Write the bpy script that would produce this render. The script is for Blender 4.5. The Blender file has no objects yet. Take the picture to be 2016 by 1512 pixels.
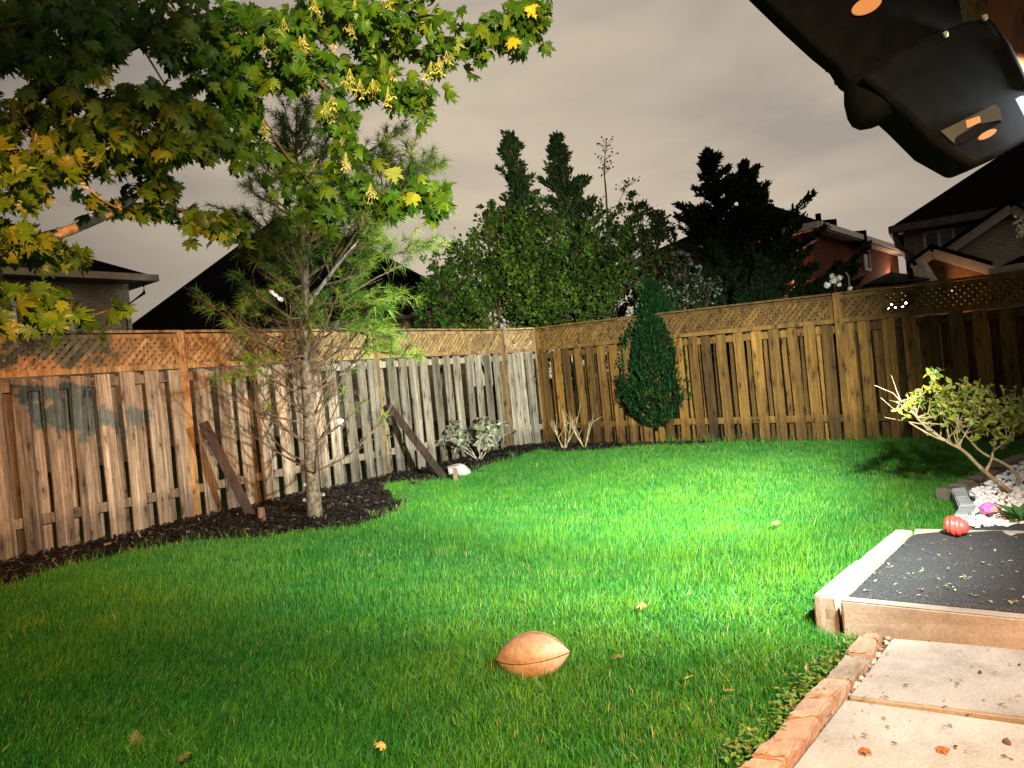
import bpy, math, random
import numpy as np
from mathutils import Vector, Matrix
S = bpy.context.scene
R = random.Random(7)
N = np.random.default_rng(7)
PI = math.pi

# ------------------------------------------------------------------ camera
CH = 1.12; ROLL = math.radians(5.5); PITCH = math.radians(-0.25); FPX = 1456.0
cr, sr, cp, sp = math.cos(ROLL), math.sin(ROLL), math.cos(PITCH), math.sin(PITCH)
def lev(v):   # level camera frame (right, forward, up) -> world
    return Vector((v[0], v[1]*cp - v[2]*sp, v[1]*sp + v[2]*cp))
right = lev((cr, 0, -sr)); up = lev((sr, 0, cr)); fwd = lev((0, 1, 0))
cd = bpy.data.cameras.new('camera'); cam = bpy.data.objects.new('camera', cd)
S.collection.objects.link(cam); S.camera = cam
m = Matrix.Identity(4)
for i in range(3):
    m[i][0] = right[i]; m[i][1] = up[i]; m[i][2] = -fwd[i]; m[i][3] = (0, 0, CH)[i]
cam.matrix_world = m
cd.sensor_width = 36; cd.lens = 26; cd.clip_start = .05; cd.clip_end = 800

# ------------------------------------------------------------------ sky (overcast night lit by the city)
w = bpy.data.worlds.new("World"); S.world = w; w.use_nodes = True
nt = w.node_tree; nt.nodes.clear()
def nn(t, **k):
    n = nt.nodes.new(t)
    for a, b in k.items(): setattr(n, a, b)
    return n
tc = nn('ShaderNodeTexCoord'); mp = nn('ShaderNodeMapping'); mp.inputs['Scale'].default_value = (1.2, .7, 3.2)
mp.inputs['Rotation'].default_value = (0, math.radians(28), 0)
nt.links.new(tc.outputs['Generated'], mp.inputs['Vector'])
n1 = nn('ShaderNodeTexNoise'); n1.inputs['Scale'].default_value = 1.7; n1.inputs['Detail'].default_value = 4; n1.inputs['Distortion'].default_value = .7
nt.links.new(mp.outputs[0], n1.inputs['Vector'])
cr1 = nn('ShaderNodeValToRGB'); cr1.color_ramp.elements[0].position = .34; cr1.color_ramp.elements[1].position = .62
cr1.color_ramp.elements[0].color = (.345, .295, .255, 1); cr1.color_ramp.elements[1].color = (.56, .47, .355, 1)
nt.links.new(n1.outputs['Fac'], cr1.inputs['Fac'])
# the city glow is stronger over the right-hand horizon than over the left
dp = nn('ShaderNodeVectorMath', operation='DOT_PRODUCT'); dp.inputs[1].default_value = Vector((.80, .45, .35)).normalized()
nt.links.new(tc.outputs['Generated'], dp.inputs[0])
mr = nn('ShaderNodeMapRange'); mr.interpolation_type = 'SMOOTHSTEP'
mr.inputs[1].default_value = -.35; mr.inputs[2].default_value = .55; mr.inputs[3].default_value = 0; mr.inputs[4].default_value = 1
nt.links.new(dp.outputs['Value'], mr.inputs[0])
mx = nn('ShaderNodeMix', data_type='RGBA', blend_type='MULTIPLY'); mx.inputs[0].default_value = 1
cr2 = nn('ShaderNodeValToRGB'); cr2.color_ramp.elements[0].color = (.24, .25, .285, 1); cr2.color_ramp.elements[1].color = (1.0, 1, 1, 1)
nt.links.new(mr.outputs[0], cr2.inputs['Fac'])
nt.links.new(cr1.outputs[0], mx.inputs[6]); nt.links.new(cr2.outputs[0], mx.inputs[7])
bg = nn('ShaderNodeBackground'); bg.inputs['Strength'].default_value = 1.0
nt.links.new(mx.outputs[2], bg.inputs['Color'])
wo = nn('ShaderNodeOutputWorld'); nt.links.new(bg.outputs[0], wo.inputs[0])

# ------------------------------------------------------------------ lamps that light the yard
def spot(name, loc, aim, power, col, size, blend, rad=.05):
    l = bpy.data.lights.new(name, 'SPOT'); l.energy = power; l.color = col
    l.spot_size = math.radians(size); l.spot_blend = blend; l.shadow_soft_size = rad
    o = bpy.data.objects.new(name, l); S.collection.objects.link(o)
    o.location = loc; o.rotation_euler = (Vector(aim)-Vector(loc)).to_track_quat('-Z', 'Y').to_euler()
    return o
FLOOD = (1.66, 1.94, 1.77)
PORCH = (.55, -1.3, 2.25); PORCH2 = (.55, -1.3, 2.42)
WHITE = (.86, 1.0, .93); WARM = (1.0, .50, .17)
spot('floodlight_beam', FLOOD, (.4, 11.4, .8), 7200, WHITE, 64, .75, .05)
spot('floodlight_lawn_beam', FLOOD, (.3, 6.3, 0), 3300, WHITE, 92, 1., .05)
spot('floodlight_spill', FLOOD, (-.5, 3.9, 0), 440, (.84, .97, 1.0), 142, 1., .05)
spot('porch_beam', PORCH, (-4.4, 7.4, .95), 4600, (1.0, .38, .11), 34, .9, .02)
spot('porch_beam_up', PORCH2, (-.1, 4.3, 3.2), 4300, (1.0, .84, .34), 32, .9, .03)
spot('lawn_fill_beam', PORCH, (-.5, 3.3, 0), 1500, (1.0, .84, .42), 76, .9, .03)  # fill added at the porch position to brighten the near lawn
spot('porch_spill', PORCH, (1.15, 2.5, 0), 1900, (1.0, .30, .05), 46, .8, .03)
S.view_settings.view_transform = 'Standard'; S.view_settings.look = 'None'
S.view_settings.exposure = .2; S.view_settings.gamma = 1; S.view_settings.use_curve_mapping = False

# ------------------------------------------------------------------ helpers
def ray(px, py):
    u = (px-1008)/FPX; v = -(py-756)/FPX
    return right*u + up*v + fwd
def G(px, py, z=0.):
    r = ray(px, py); t = (z-CH)/r.z; return Vector((r.x*t, r.y*t, z))
def A(px, py, d):
    r = ray(px, py); t = d/r.y; return Vector((r.x*t, d, CH+r.z*t))
def PJ(p):
    q = Vector(p)-Vector((0, 0, CH)); Y = q.dot(fwd); return 1008+FPX*q.dot(right)/Y, 756-FPX*q.dot(up)/Y

def link(o): S.collection.objects.link(o); return o
def tag(o, label=None, cat=None, group=None, kind=None):
    if label: o['label'] = label
    if cat: o['category'] = cat
    if group: o['group'] = group
    if kind: o['kind'] = kind
    return o
def thing(name, label, cat, loc=(0, 0, 0), group=None):
    o = bpy.data.objects.new(name, None); link(o); o.location = loc; o.empty_display_size = .1
    return tag(o, label, cat, group)

class MB:
    def __init__(s): s.v = []; s.f = []; s.c = None
    def add(s, vs, fs):
        n = len(s.v); s.v += [tuple(a) for a in vs]; s.f += [tuple(i+n for i in f) for f in fs]; return s
    def box(s, lo, hi, M=None):
        vs = [Vector((x, y, z)) for z in (lo[2], hi[2]) for y in (lo[1], hi[1]) for x in (lo[0], hi[0])]
        if M is not None: vs = [M @ a for a in vs]
        return s.add(vs, [(0, 2, 3, 1), (4, 5, 7, 6), (0, 1, 5, 4), (2, 6, 7, 3), (0, 4, 6, 2), (1, 3, 7, 5)])
    def bar(s, a, b, wd, th, upv=(0, 0, 1)):
        a = Vector(a); b = Vector(b); d = (b-a).normalized(); u = Vector(upv)
        x = d.cross(u)
        if x.length < 1e-4: x = d.cross(Vector((1, 0, 0)))
        x.normalize(); y = x.cross(d).normalized()
        vs = [p+x*i*wd/2+y*j*th/2 for p in (a, b) for j in (-1, 1) for i in (-1, 1)]
        return s.add(vs, [(0, 2, 3, 1), (4, 5, 7, 6), (0, 1, 5, 4), (2, 6, 7, 3), (0, 4, 6, 2), (1, 3, 7, 5)])
    def tube(s, pts, rad, n=6, wob=0.):
        pts = [Vector(p) for p in pts]; k = len(pts); vs = []; fs = []
        ref = Vector((.31, .22, .93)).normalized()
        for i, p in enumerate(pts):
            d = (pts[min(i+1, k-1)]-pts[max(i-1, 0)]).normalized()
            x = d.cross(ref)
            if x.length < .05: x = d.cross(Vector((1, 0, 0)))
            x.normalize(); y = d.cross(x)
            r = rad[i] if hasattr(rad, '__len__') else rad
            for j in range(n):
                a = 2*PI*j/n; q = r*(1+wob*R.uniform(-1, 1))
                vs.append(p+x*math.cos(a)*q+y*math.sin(a)*q)
        for i in range(k-1):
            for j in range(n):
                a = i*n+j; b = i*n+(j+1) % n; fs.append((a, b, b+n, a+n))
        fs.append(tuple(range(n))[::-1]); fs.append(tuple((k-1)*n+j for j in range(n)))
        return s.add(vs, fs)
    def prism(s, poly, ext):
        poly = [Vector(p) for p in poly]; n = len(poly); e = Vector(ext)
        s.add(poly+[p+e for p in poly], [tuple(range(n)), tuple(range(n, 2*n))[::-1]]+[(i, i+n, (i+1) % n+n, (i+1) % n) for i in range(n)])
        return s
    def mesh(s, name, mat, smooth=False):
        me = bpy.data.meshes.new(name); me.from_pydata(s.v, [], s.f)
        if mat: me.materials.append(mat)
        if smooth: me.shade_smooth()
        me.validate(); me.update(); return me
    def build(s, name, mat, parent=None, smooth=False, fixn=True):
        me = s.mesh(name, mat, smooth)
        if fixn:
            import bmesh
            b = bmesh.new(); b.from_mesh(me); bmesh.ops.recalc_face_normals(b, faces=b.faces); b.to_mesh(me); b.free()
        o = link(bpy.data.objects.new(name, me))
        if parent:
            o.parent = parent; o.matrix_parent_inverse = Matrix.Translation(-Vector(parent.location))
        return o
def inst(name, me, parent, loc, rot=(0, 0, 0), sc=(1, 1, 1)):
    """an own object for one piece, sharing mesh data; loc in world space"""
    o = link(bpy.data.objects.new(name, me)); o.rotation_euler = rot; o.scale = sc
    o.location = Vector(loc)-(Vector(parent.location) if parent else Vector())
    if parent: o.parent = parent
    return o
def npmesh(name, V, Fc, mat, col=None, parent=None, smooth=False):
    """V (n,3) array, Fc (m,k) array of equal polygons, col (n,3)"""
    me = bpy.data.meshes.new(name); V = np.asarray(V, np.float32); Fc = np.asarray(Fc, np.int32)
    me.vertices.add(len(V)); me.vertices.foreach_set('co', V.ravel())
    k = Fc.shape[1]; me.loops.add(Fc.size); me.loops.foreach_set('vertex_index', Fc.ravel())
    me.polygons.add(len(Fc)); me.polygons.foreach_set('loop_start', np.arange(0, Fc.size, k, dtype=np.int32))
    if col is not None:
        ca = me.color_attributes.new('tint', 'FLOAT_COLOR', 'POINT')
        c4 = np.ones((len(V), 4), np.float32); c4[:, :3] = col; ca.data.foreach_set('color', c4.ravel())
    me.materials.append(mat)
    me.update(calc_edges=True)
    if smooth: me.shade_smooth()
    o = link(bpy.data.objects.new(name, me))
    if parent:
        o.parent = parent; o.matrix_parent_inverse = Matrix.Translation(-Vector(parent.location))
    return o

# ------------------------------------------------------------------ materials
class MT:
    def __init__(s, name):
        s.m = bpy.data.materials.new(name); s.m.use_nodes = True; s.t = s.m.node_tree
        s.b = s.t.nodes['Principled BSDF']; s.out = s.t.nodes['Material Output']
    def n(s, t, **k):
        x = s.t.nodes.new(t)
        for a, b in k.items(): setattr(x, a, b)
        return x
    def l(s, a, b): s.t.links.new(a, b)
    def coords(s, scale=(1, 1, 1), rnd=True, kind='Object'):
        t = s.n('ShaderNodeTexCoord'); mp = s.n('ShaderNodeMapping'); mp.inputs['Scale'].default_value = scale
        s.l(t.outputs[kind], mp.inputs['Vector'])
        if rnd:
            oi = s.n('ShaderNodeObjectInfo'); mu = s.n('ShaderNodeVectorMath', operation='SCALE')
            cx = s.n('ShaderNodeCombineXYZ')
            for i in range(3): s.l(oi.outputs['Random'], cx.inputs[i])
            s.l(cx.outputs[0], mu.inputs[0]); mu.inputs['Scale'].default_value = 37.
            s.l(mu.outputs[0], mp.inputs['Location'])
        return mp.outputs[0]
    def noise(s, vec, sc, det=3, rough=.55, dist=0):
        x = s.n('ShaderNodeTexNoise'); x.inputs['Scale'].default_value = sc; x.inputs['Detail'].default_value = det
        x.inputs['Roughness'].default_value = rough; x.inputs['Distortion'].default_value = dist
        if vec is not None: s.l(vec, x.inputs['Vector'])
        return x.outputs['Fac']
    def ramp(s, fac, stops):
        x = s.n('ShaderNodeValToRGB'); e = x.color_ramp.elements
        while len(e) < len(stops): e.new(.5)
        for i, (p, c) in enumerate(stops):
            e[i].position = p; e[i].color = (c[0], c[1], c[2], 1) if hasattr(c, '__len__') else (c, c, c, 1)
        s.l(fac, x.inputs['Fac']); return x.outputs[0]
    def mix(s, fac, a, b, mode='MIX'):
        x = s.n('ShaderNodeMix', data_type='RGBA', blend_type=mode)
        for i, v in ((0, fac), (6, a), (7, b)):
            if hasattr(v, 'node'): s.l(v, x.inputs[i])
            elif hasattr(v, '__len__'): x.inputs[i].default_value = (v[0], v[1], v[2], 1)
            else: x.inputs[i].default_value = v
        return x.outputs[2]
    def bump(s, fac, st=.3, d=.01):
        x = s.n('ShaderNodeBump'); x.inputs['Strength'].default_value = st; x.inputs['Distance'].default_value = d
        s.l(fac, x.inputs['Height']); s.l(x.outputs[0], s.b.inputs['Normal'])
    def fin(s, col=None, rough=.7, spec=.3, metal=0):
        if col is not None:
            if hasattr(col, 'node'): s.l(col, s.b.inputs['Base Color'])
            else: s.b.inputs['Base Color'].default_value = (col[0], col[1], col[2], 1)
        if hasattr(rough, 'node'): s.l(rough, s.b.inputs['Roughness'])
        else: s.b.inputs['Roughness'].default_value = rough
        s.b.inputs['Specular IOR Level'].default_value = spec; s.b.inputs['Metallic'].default_value = metal
        return s.m

def wood(name, stops, var=.35, dark=.4, grain=1.0, axis=2):
    M = MT(name)
    sc = [34*grain]*3; sc[axis] = 1.3*grain
    v = M.coords(tuple(sc)); g = M.noise(v, 1.0, 5, .65, .6)
    sc2 = [9]*3; sc2[axis] = 1.1
    v2 = M.coords(tuple(sc2)); blotch = M.noise(v2, 1.0, 3, .6, .3)
    col = M.ramp(g, [(.28, stops[0]), (.5, stops[1]), (.72, stops[2])])
    # knots
    vb = M.coords((1, 1, 1)); sx0 = M.n('ShaderNodeSeparateXYZ'); M.l(vb, sx0.inputs[0]); cb = M.n('ShaderNodeCombineXYZ')
    wz = M.noise(vb, 16, 3, .6)
    for i_, (o_, k_) in enumerate(((sx0.outputs[0], 7.5), (sx0.outputs[axis] if axis else sx0.outputs[2], 3.6))):
        ma = M.n('ShaderNodeMath', operation='MULTIPLY_ADD'); M.l(o_, ma.inputs[0]); ma.inputs[1].default_value = k_; mw = M.n('ShaderNodeMath', operation='MULTIPLY'); M.l(wz, mw.inputs[0]); mw.inputs[1].default_value = .35; M.l(mw.outputs[0], ma.inputs[2]); M.l(ma.outputs[0], cb.inputs[i_])
    vo = M.n('ShaderNodeTexVoronoi', feature='F1', voronoi_dimensions='2D'); vo.inputs['Scale'].default_value = 1; M.l(cb.outputs[0], vo.inputs['Vector'])
    kn = M.ramp(vo.outputs['Distance'], [(.04, dark*.6), (.085, .42), (.115, .85), (.17, .72), (.26, 1.)])
    fine = M.noise(M.coords((60, 60, 14)), 1.0, 3, .7); col = M.mix(.8, col, M.ramp(fine, [(.32, .62), (.55, 1.05), (.75, 1.22)]), 'MULTIPLY')
    col = M.mix(1., col, kn, 'MULTIPLY')
    bl = M.ramp(blotch, [(.3, .48), (.52, 1.), (.75, 1.3)])
    col = M.mix(.8, col, bl, 'MULTIPLY')
    oi = M.n('ShaderNodeObjectInfo')
    rv = M.ramp(oi.outputs['Random'], [(0, 1-var), (1, 1+var*.6)])
    col = M.mix(1., col, rv, 'MULTIPLY')
    # darker towards the ground, with a noisy upper edge
    wp = M.n('ShaderNodeNewGeometry'); sx = M.n('ShaderNodeSeparateXYZ'); M.l(wp.outputs['Position'], sx.inputs[0])
    ns = M.noise(wp.outputs['Position'], 5, 3)
    ad = M.n('ShaderNodeMath', operation='MULTIPLY_ADD'); M.l(ns, ad.inputs[0]); ad.inputs[1].default_value = -.45; M.l(sx.outputs['Z'], ad.inputs[2])
    dm = M.ramp(ad.outputs[0], [(0., .45), (.16, 1.)])
    col = M.mix(.7, col, dm, 'MULTIPLY')
    M.bump(g, .35, .004)
    return M.fin(col, .72, .25)
M_grey = wood('weathered_grey_wood', [(.055, .036, .022), (.19, .145, .10), (.34, .285, .22)], .42)
M_brown = wood('stained_brown_wood', [(.065, .029, .006), (.145, .067, .012), (.235, .115, .022)], .62)
M_latt = wood('honey_lattice_wood', [(.12, .065, .026), (.25, .145, .06), (.36, .22, .10)], .3, .5)
M_lattb = wood('brown_lattice_wood', [(.07, .032, .007), (.125, .060, .013), (.18, .09, .022)], .35, .5)
M_stake = wood('dark_stake_wood', [(.012, .006, .003), (.026, .012, .006), (.05, .024, .012)], .1)
M_stakeend = wood('pale_stake_wood', [(.16, .09, .05), (.27, .16, .09), (.36, .22, .13)], .1)
M_beam = wood('varnished_beam_wood', [(.10, .032, .008), (.19, .065, .017), (.26, .095, .028)], .1)

def simple(name, c0, c1, sc=8, rough=.8, spec=.2, bump=.2, bd=.005, lo=.35, hi=.68, det=4, metal=0, rnd=True):
    M = MT(name); v = M.coords((1, 1, 1), rnd); f = M.noise(v, sc, det)
    col = M.ramp(f, [(lo, c0), (hi, c1)])
    if bump: M.bump(f, bump, bd)
    return M.fin(col, rough, spec, metal)

def leafmat(name, tr=.35, rough=.45, attr=True, c=(.05, .12, .02), spec=.35):
    M = MT(name)
    if attr:
        a = M.n('ShaderNodeAttribute', attribute_name='tint'); col = a.outputs['Color']
    else:
        oi = M.n('ShaderNodeObjectInfo'); v = M.coords((1, 1, 1)); f = M.noise(v, 14, 3)
        base = M.ramp(oi.outputs['Random'], [(0, (c[0]*.55, c[1]*.6, c[2]*.6)), (.45, c), (.8, (c[0]*1.7, c[1]*1.25, c[2])), (1, (c[0]*3.2, c[1]*1.6, c[2]*1.1))])
        col = M.mix(.6, base, M.ramp(f, [(.3, .6), (.7, 1.3)]), 'MULTIPLY')
    M.fin(col, rough, spec)
    t = M.n('ShaderNodeBsdfTranslucent'); M.l(col, t.inputs['Color'])
    mxs = M.n('ShaderNodeMixShader'); mxs.inputs[0].default_value = tr
    M.l(M.b.outputs[0], mxs.inputs[1]); M.l(t.outputs[0], mxs.inputs[2]); M.l(mxs.outputs[0], M.out.inputs[0])
    return M.m
M_tint = leafmat('foliage', .35)
M_grass = leafmat('grass_blades', .40, .50, spec=.3)
M_needle = leafmat('pine_needles', .2, .5, spec=.3)
M_dullleaf = leafmat('dull_foliage', .2, .75, spec=.1)
M_maple = leafmat('maple_leaf', .42, .42, False, (.060, .145, .010), .3)
M_bark = simple('rough_grey_bark', (.04, .03, .02), (.17, .125, .085), 26, .9, .15, .8, .01)
M_bark2 = simple('pale_smooth_bark', (.12, .09, .06), (.30, .25, .19), 20, .85, .2, .5, .006)
M_barkd = simple('dark_branch_bark', (.045, .028, .016), (.13, .085, .05), 22, .85, .2, .4, .005)
M_twig = simple('tan_twig_bark', (.20, .14, .075), (.42, .33, .19), 25, .8, .2, .3, .003)
M_roof = simple('black_shingles', (.003, .003, .003), (.009, .008, .007), 30, 1.0, .0, .3, .02)
M_soil = simple('dark_soil', (.006, .004, .003), (.022, .015, .011), 30, .95, .1, .9, .03, det=6)
M_dirt = simple('dry_earth', (.05, .035, .02), (.14, .10, .07), 40, .95, .1, .8, .01, det=6)
M_white = simple('white_trim_paint', (.55, .53, .50), (.75, .73, .70), 6, .5, .3, .05)
M_trim = simple('beige_trim_paint', (.34, .28, .21), (.44, .37, .28), 6, .6, .3, .05)
M_dtrim = simple('brown_metal_gutter', (.07, .055, .045), (.12, .095, .075), 6, .5, .4, .05)
def glassy(name, c, rough=.12):
    M = MT(name); f = M.noise(M.coords(), 3, 2); col = M.ramp(f, [(.3, (c[0]*.7, c[1]*.7, c[2]*.7)), (.7, c)]); return M.fin(col, rough, .6)
M_glass = glassy('dark_window_glass', (.03, .034, .036))
M_glass2 = glassy('curtained_window_glass', (.17, .165, .14), .3)
def emis(name, c, st, base=(.8, .7, .5)):
    M = MT(name); M.fin(base, .4, .3); M.b.inputs['Emission Color'].default_value = (*c, 1); M.b.inputs['Emission Strength'].default_value = st; return M.m

def brick(name, c1, c2, mo, scale=1.0, rough=.9):
    M = MT(name); t = M.n('ShaderNodeTexCoord'); b = M.n('ShaderNodeTexBrick')
    b.inputs['Scale'].default_value = 1; b.inputs['Brick Width'].default_value = .24*scale; b.inputs['Row Height'].default_value = .08*scale
    b.inputs['Mortar Size'].default_value = .009*scale; b.inputs['Color1'].default_value = (*c1, 1); b.inputs['Color2'].default_value = (*c2, 1); b.inputs['Mortar'].default_value = (*mo, 1)
    b.offset = .5
    M.l(t.outputs['UV'], b.inputs['Vector'])
    f = M.noise(t.outputs['UV'], 1.3, 5, .7)
    col = M.mix(.7, b.outputs['Color'], M.ramp(f, [(.3, .6), (.7, 1.35)]), 'MULTIPLY')
    M.bump(b.outputs['Fac'], -.4, .01)
    return M.fin(col, rough, .1)
M_bred = brick('red_brick', (.22, .065, .035), (.14, .045, .026), (.16, .10, .07))
M_bbuff = brick('buff_brick', (.46, .38, .26), (.36, .30, .20), (.26, .22, .16))
M_bbuff2 = brick('grey_buff_brick', (.46, .37, .26), (.34, .27, .19), (.26, .21, .15))
M_borange = brick('orange_brick', (.26, .115, .05), (.17, .075, .035), (.16, .10, .065))
def uvquad(name, P, mat, parent, thick=.2):
    """a wall slab from 3+ coplanar points, with metre UVs (x along the wall, y up)"""
    P = [Vector(p) for p in P]; n = len(P)
    ax = (P[1]-P[0]); ax.z = 0; ax.normalize(); nor = ax.cross(Vector((0, 0, 1))).normalized()
    if nor.y > 0: nor = -nor
    b = MB(); b.prism(P, -nor*thick); o = b.build(name, mat, parent)
    uv = o.data.uv_layers.new(name='UVMap')
    for lp in o.data.loops:
        c = o.data.vertices[lp.vertex_index].co; uv.data[lp.index].uv = ((c-P[0]).dot(ax)+.01, c.z)
    return o

# ================================================================== GROUND
M_lawn = simple('lawn_soil', (.006, .012, .003), (.016, .035, .006), 22, .95, .05, .5, .02)
M_out = simple('neighbour_grass', (.008, .014, .005), (.02, .03, .01), 3, .95, .05, .2, .02, rnd=False)
b = MB(); b.add([(-300, -200, -.06), (300, -200, -.06), (300, 420, -.06), (-300, 420, -.06)], [(0, 1, 2, 3)])
tag(b.build('ground', M_out), kind='structure')

def poly_area(P): return [Vector((p[0], p[1], 0)) for p in P]
def inside(P, x, y):
    """vectorised point in polygon"""
    x = np.asarray(x); y = np.asarray(y); c = np.zeros(x.shape, bool); n = len(P)
    for i in range(n):
        x1, y1 = P[i][0], P[i][1]; x2, y2 = P[(i+1) % n][0], P[(i+1) % n][1]
        if y1 == y2: continue
        k = ((y1 > y) != (y2 > y)) & (x < (x2-x1)*(y-y1)/(y2-y1)+x1); c ^= k
    return c
# fence posts on the ground (left run, corner, right run)
LP = [Vector(p) for p in ((-6.35, 3.15, 0), (-4.78, 5.38, 0), (-3.38, 7.62, 0), (-1.80, 9.86, 0), (-.12, 12.03, 0), (.46, 12.2, 0))]
RP = [Vector(p) for p in ((.46, 12.2, 0), (2.13, 10.78, 0), (3.97, 8.85, 0), (5.62, 7.08, 0), (7.25, 5.3, 0))]
LTOP = [1.93, 1.93, 1.97, 1.99, 1.98, 1.96]
RTOP = [1.96, 1.90, 1.80, 1.72, 1.66]

mulch_px = [(-60, 1185), (0, 1160), (80, 1132), (160, 1108), (240, 1088), (330, 1071), (420, 1061), (520, 1060), (620, 1055), (700, 1044), (750, 1028), (785, 1008), (788, 992), (765, 976), (752, 966), (780, 955), (840, 950), (900, 940), (960, 918), (1010, 903), (1060, 891), (1110, 893), (1180, 887), (1260, 881), (1330, 880), (1390, 878), (1425, 871)]
MUL = [G(*p) for p in mulch_px]
MULP = MUL + [Vector((3.0, 10.1, 0)), RP[1], RP[0], LP[4], LP[3], LP[2], LP[1], Vector((-5.3, 4.6, 0))]
MUL_front = MUL
# everything paved on the right-hand side, grass stays out of it
pave_px = [(1405, 1560), (1453, 1509), (1475, 1487), (1507, 1454), (1546, 1406), (1578, 1371), (1622, 1333), (1639, 1309), (1659, 1282), (1690, 1252)]
PAV = [G(*p) for p in pave_px]
SZ = .135          # step height
stepA = G(1600, 1171, SZ); stepB = G(1762, 1040, SZ)
edgeL = [G(x, y, .09) for x, y in ((1866, 1036), (1876, 1015), (1888, 997), (1881, 979), (1870, 962))]
edgeB = [G(x, y, .09) for x, y in ((1870, 962), (1906, 948), (1950, 929), (1990, 905), (2040, 890))]
PAVP = PAV + [Vector((stepA.x, stepA.y, 0)), Vector((stepB.x, stepB.y, 0))] + edgeL + edgeB + [Vector((7, 6, 0)), Vector((7, -2, 0)), Vector((0, 0, 0))]

# lawn sheet with soft undulation
nx, ny = 90, 90
xs = np.linspace(-7, 8, nx); ys = np.linspace(-3, 13.5, ny)
def hz(x, y): return .012*np.sin(x*1.9+y*.7)+.010*np.sin(y*2.3-x*1.1)+.006*np.sin(x*5.1+1.7*y)-.012
V = [(x, y, float(hz(x, y))-.012) for y in ys for x in xs]
Fc = [(j*nx+i, j*nx+i+1, (j+1)*nx+i+1, (j+1)*nx+i) for j in range(ny-1) for i in range(nx-1)]
tag(npmesh('lawn', V, Fc, M_lawn, smooth=True), kind='structure')
# mulch sheet: gently heaped, kept above the lawn sheet
def fillmesh(name, P, mat, z, jitter, step, parent=None):
    P2 = [(p[0], p[1]) for p in P]
    x0, x1 = min(p[0] for p in P2), max(p[0] for p in P2); y0, y1 = min(p[1] for p in P2), max(p[1] for p in P2)
    gx = np.arange(x0, x1+step, step); gy = np.arange(y0, y1+step, step)
    X, Y = np.meshgrid(gx, gy); ins = inside(P2, X+step/2, Y+step/2)
    Z = z+jitter*N.random(X.shape)+hz(X, Y)
    V = np.stack([X+N.normal(0, step*.15, X.shape), Y+N.normal(0, step*.15, X.shape), Z], -1).reshape(-1, 3); n = X.shape[1]
    Fc = [(j*n+i, j*n+i+1, (j+1)*n+i+1, (j+1)*n+i) for j in range(X.shape[0]-1) for i in range(n-1) if ins[j, i]]
    return tag(npmesh(name, V, Fc, mat, parent=parent), kind='structure')
fillmesh('mulch_bed', MULP, M_soil, .012, .03, .045)
MR = MT('wood_chips'); at_ = MR.n('ShaderNodeAttribute', attribute_name='tint'); M_chip = MR.fin(at_.outputs['Color'], .85, .15)
def chips(name, P, dens, size, cols, mat, z0, kindz=.02, flat=1.0, parent=None):
    P2 = [(p[0], p[1]) for p in P]
    x0, x1 = min(p[0] for p in P2), max(p[0] for p in P2); y0, y1 = min(p[1] for p in P2), max(p[1] for p in P2)
    n = int(dens*(x1-x0)*(y1-y0)); X = N.uniform(x0, x1, n); Y = N.uniform(y0, y1, n); k = inside(P2, X, Y); X = X[k]; Y = Y[k]; n = len(X)
    L = N.uniform(size[0], size[1], n); W = L*N.uniform(.2, .5, n); a = N.uniform(0, 2*PI, n); tl = N.normal(0, .45, n)*flat
    Z = z0+N.uniform(0, kindz, n)+hz(X, Y)
    d = np.stack([np.cos(a)*np.cos(tl), np.sin(a)*np.cos(tl), np.sin(tl)], -1)
    e = np.stack([-np.sin(a), np.cos(a), N.normal(0, .35, n)*flat], -1)
    c = np.stack([X, Y, Z], -1); h = d*L[:, None]/2; g = e*W[:, None]/2
    upz = np.array([0, 0, 1.])*.25*W[:, None]
    V = np.stack([c-h-g*.7, c+h-g, c+h*.8+g*.6, c-h+g, c+upz], 1).reshape(-1, 3)
    i = np.arange(n)[:, None]*5
    Fc = np.concatenate([i+[0, 1, 4], i+[1, 2, 4], i+[2, 3, 4], i+[3, 0, 4]])
    ci = N.integers(0, len(cols), n); C = np.repeat(np.array(cols)[ci]*N.uniform(.6, 1.3, (n, 1)), 5, 0)
    return tag(npmesh(name, V, Fc, mat, C, parent), kind='stuff')
tag(chips('mulch_chips', MULP, 1500, (.02, .07), [(.006, .004, .003), (.010, .007, .005), (.016, .010, .006), (.005, .004, .003), (.006, .004, .003), (.010, .007, .005), (.006, .004, .003), (.009, .006, .004), (.08, .055, .035)], M_chip, .035, .035), 'dark shredded bark mulch chips covering the bed along the fence', None)

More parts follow.
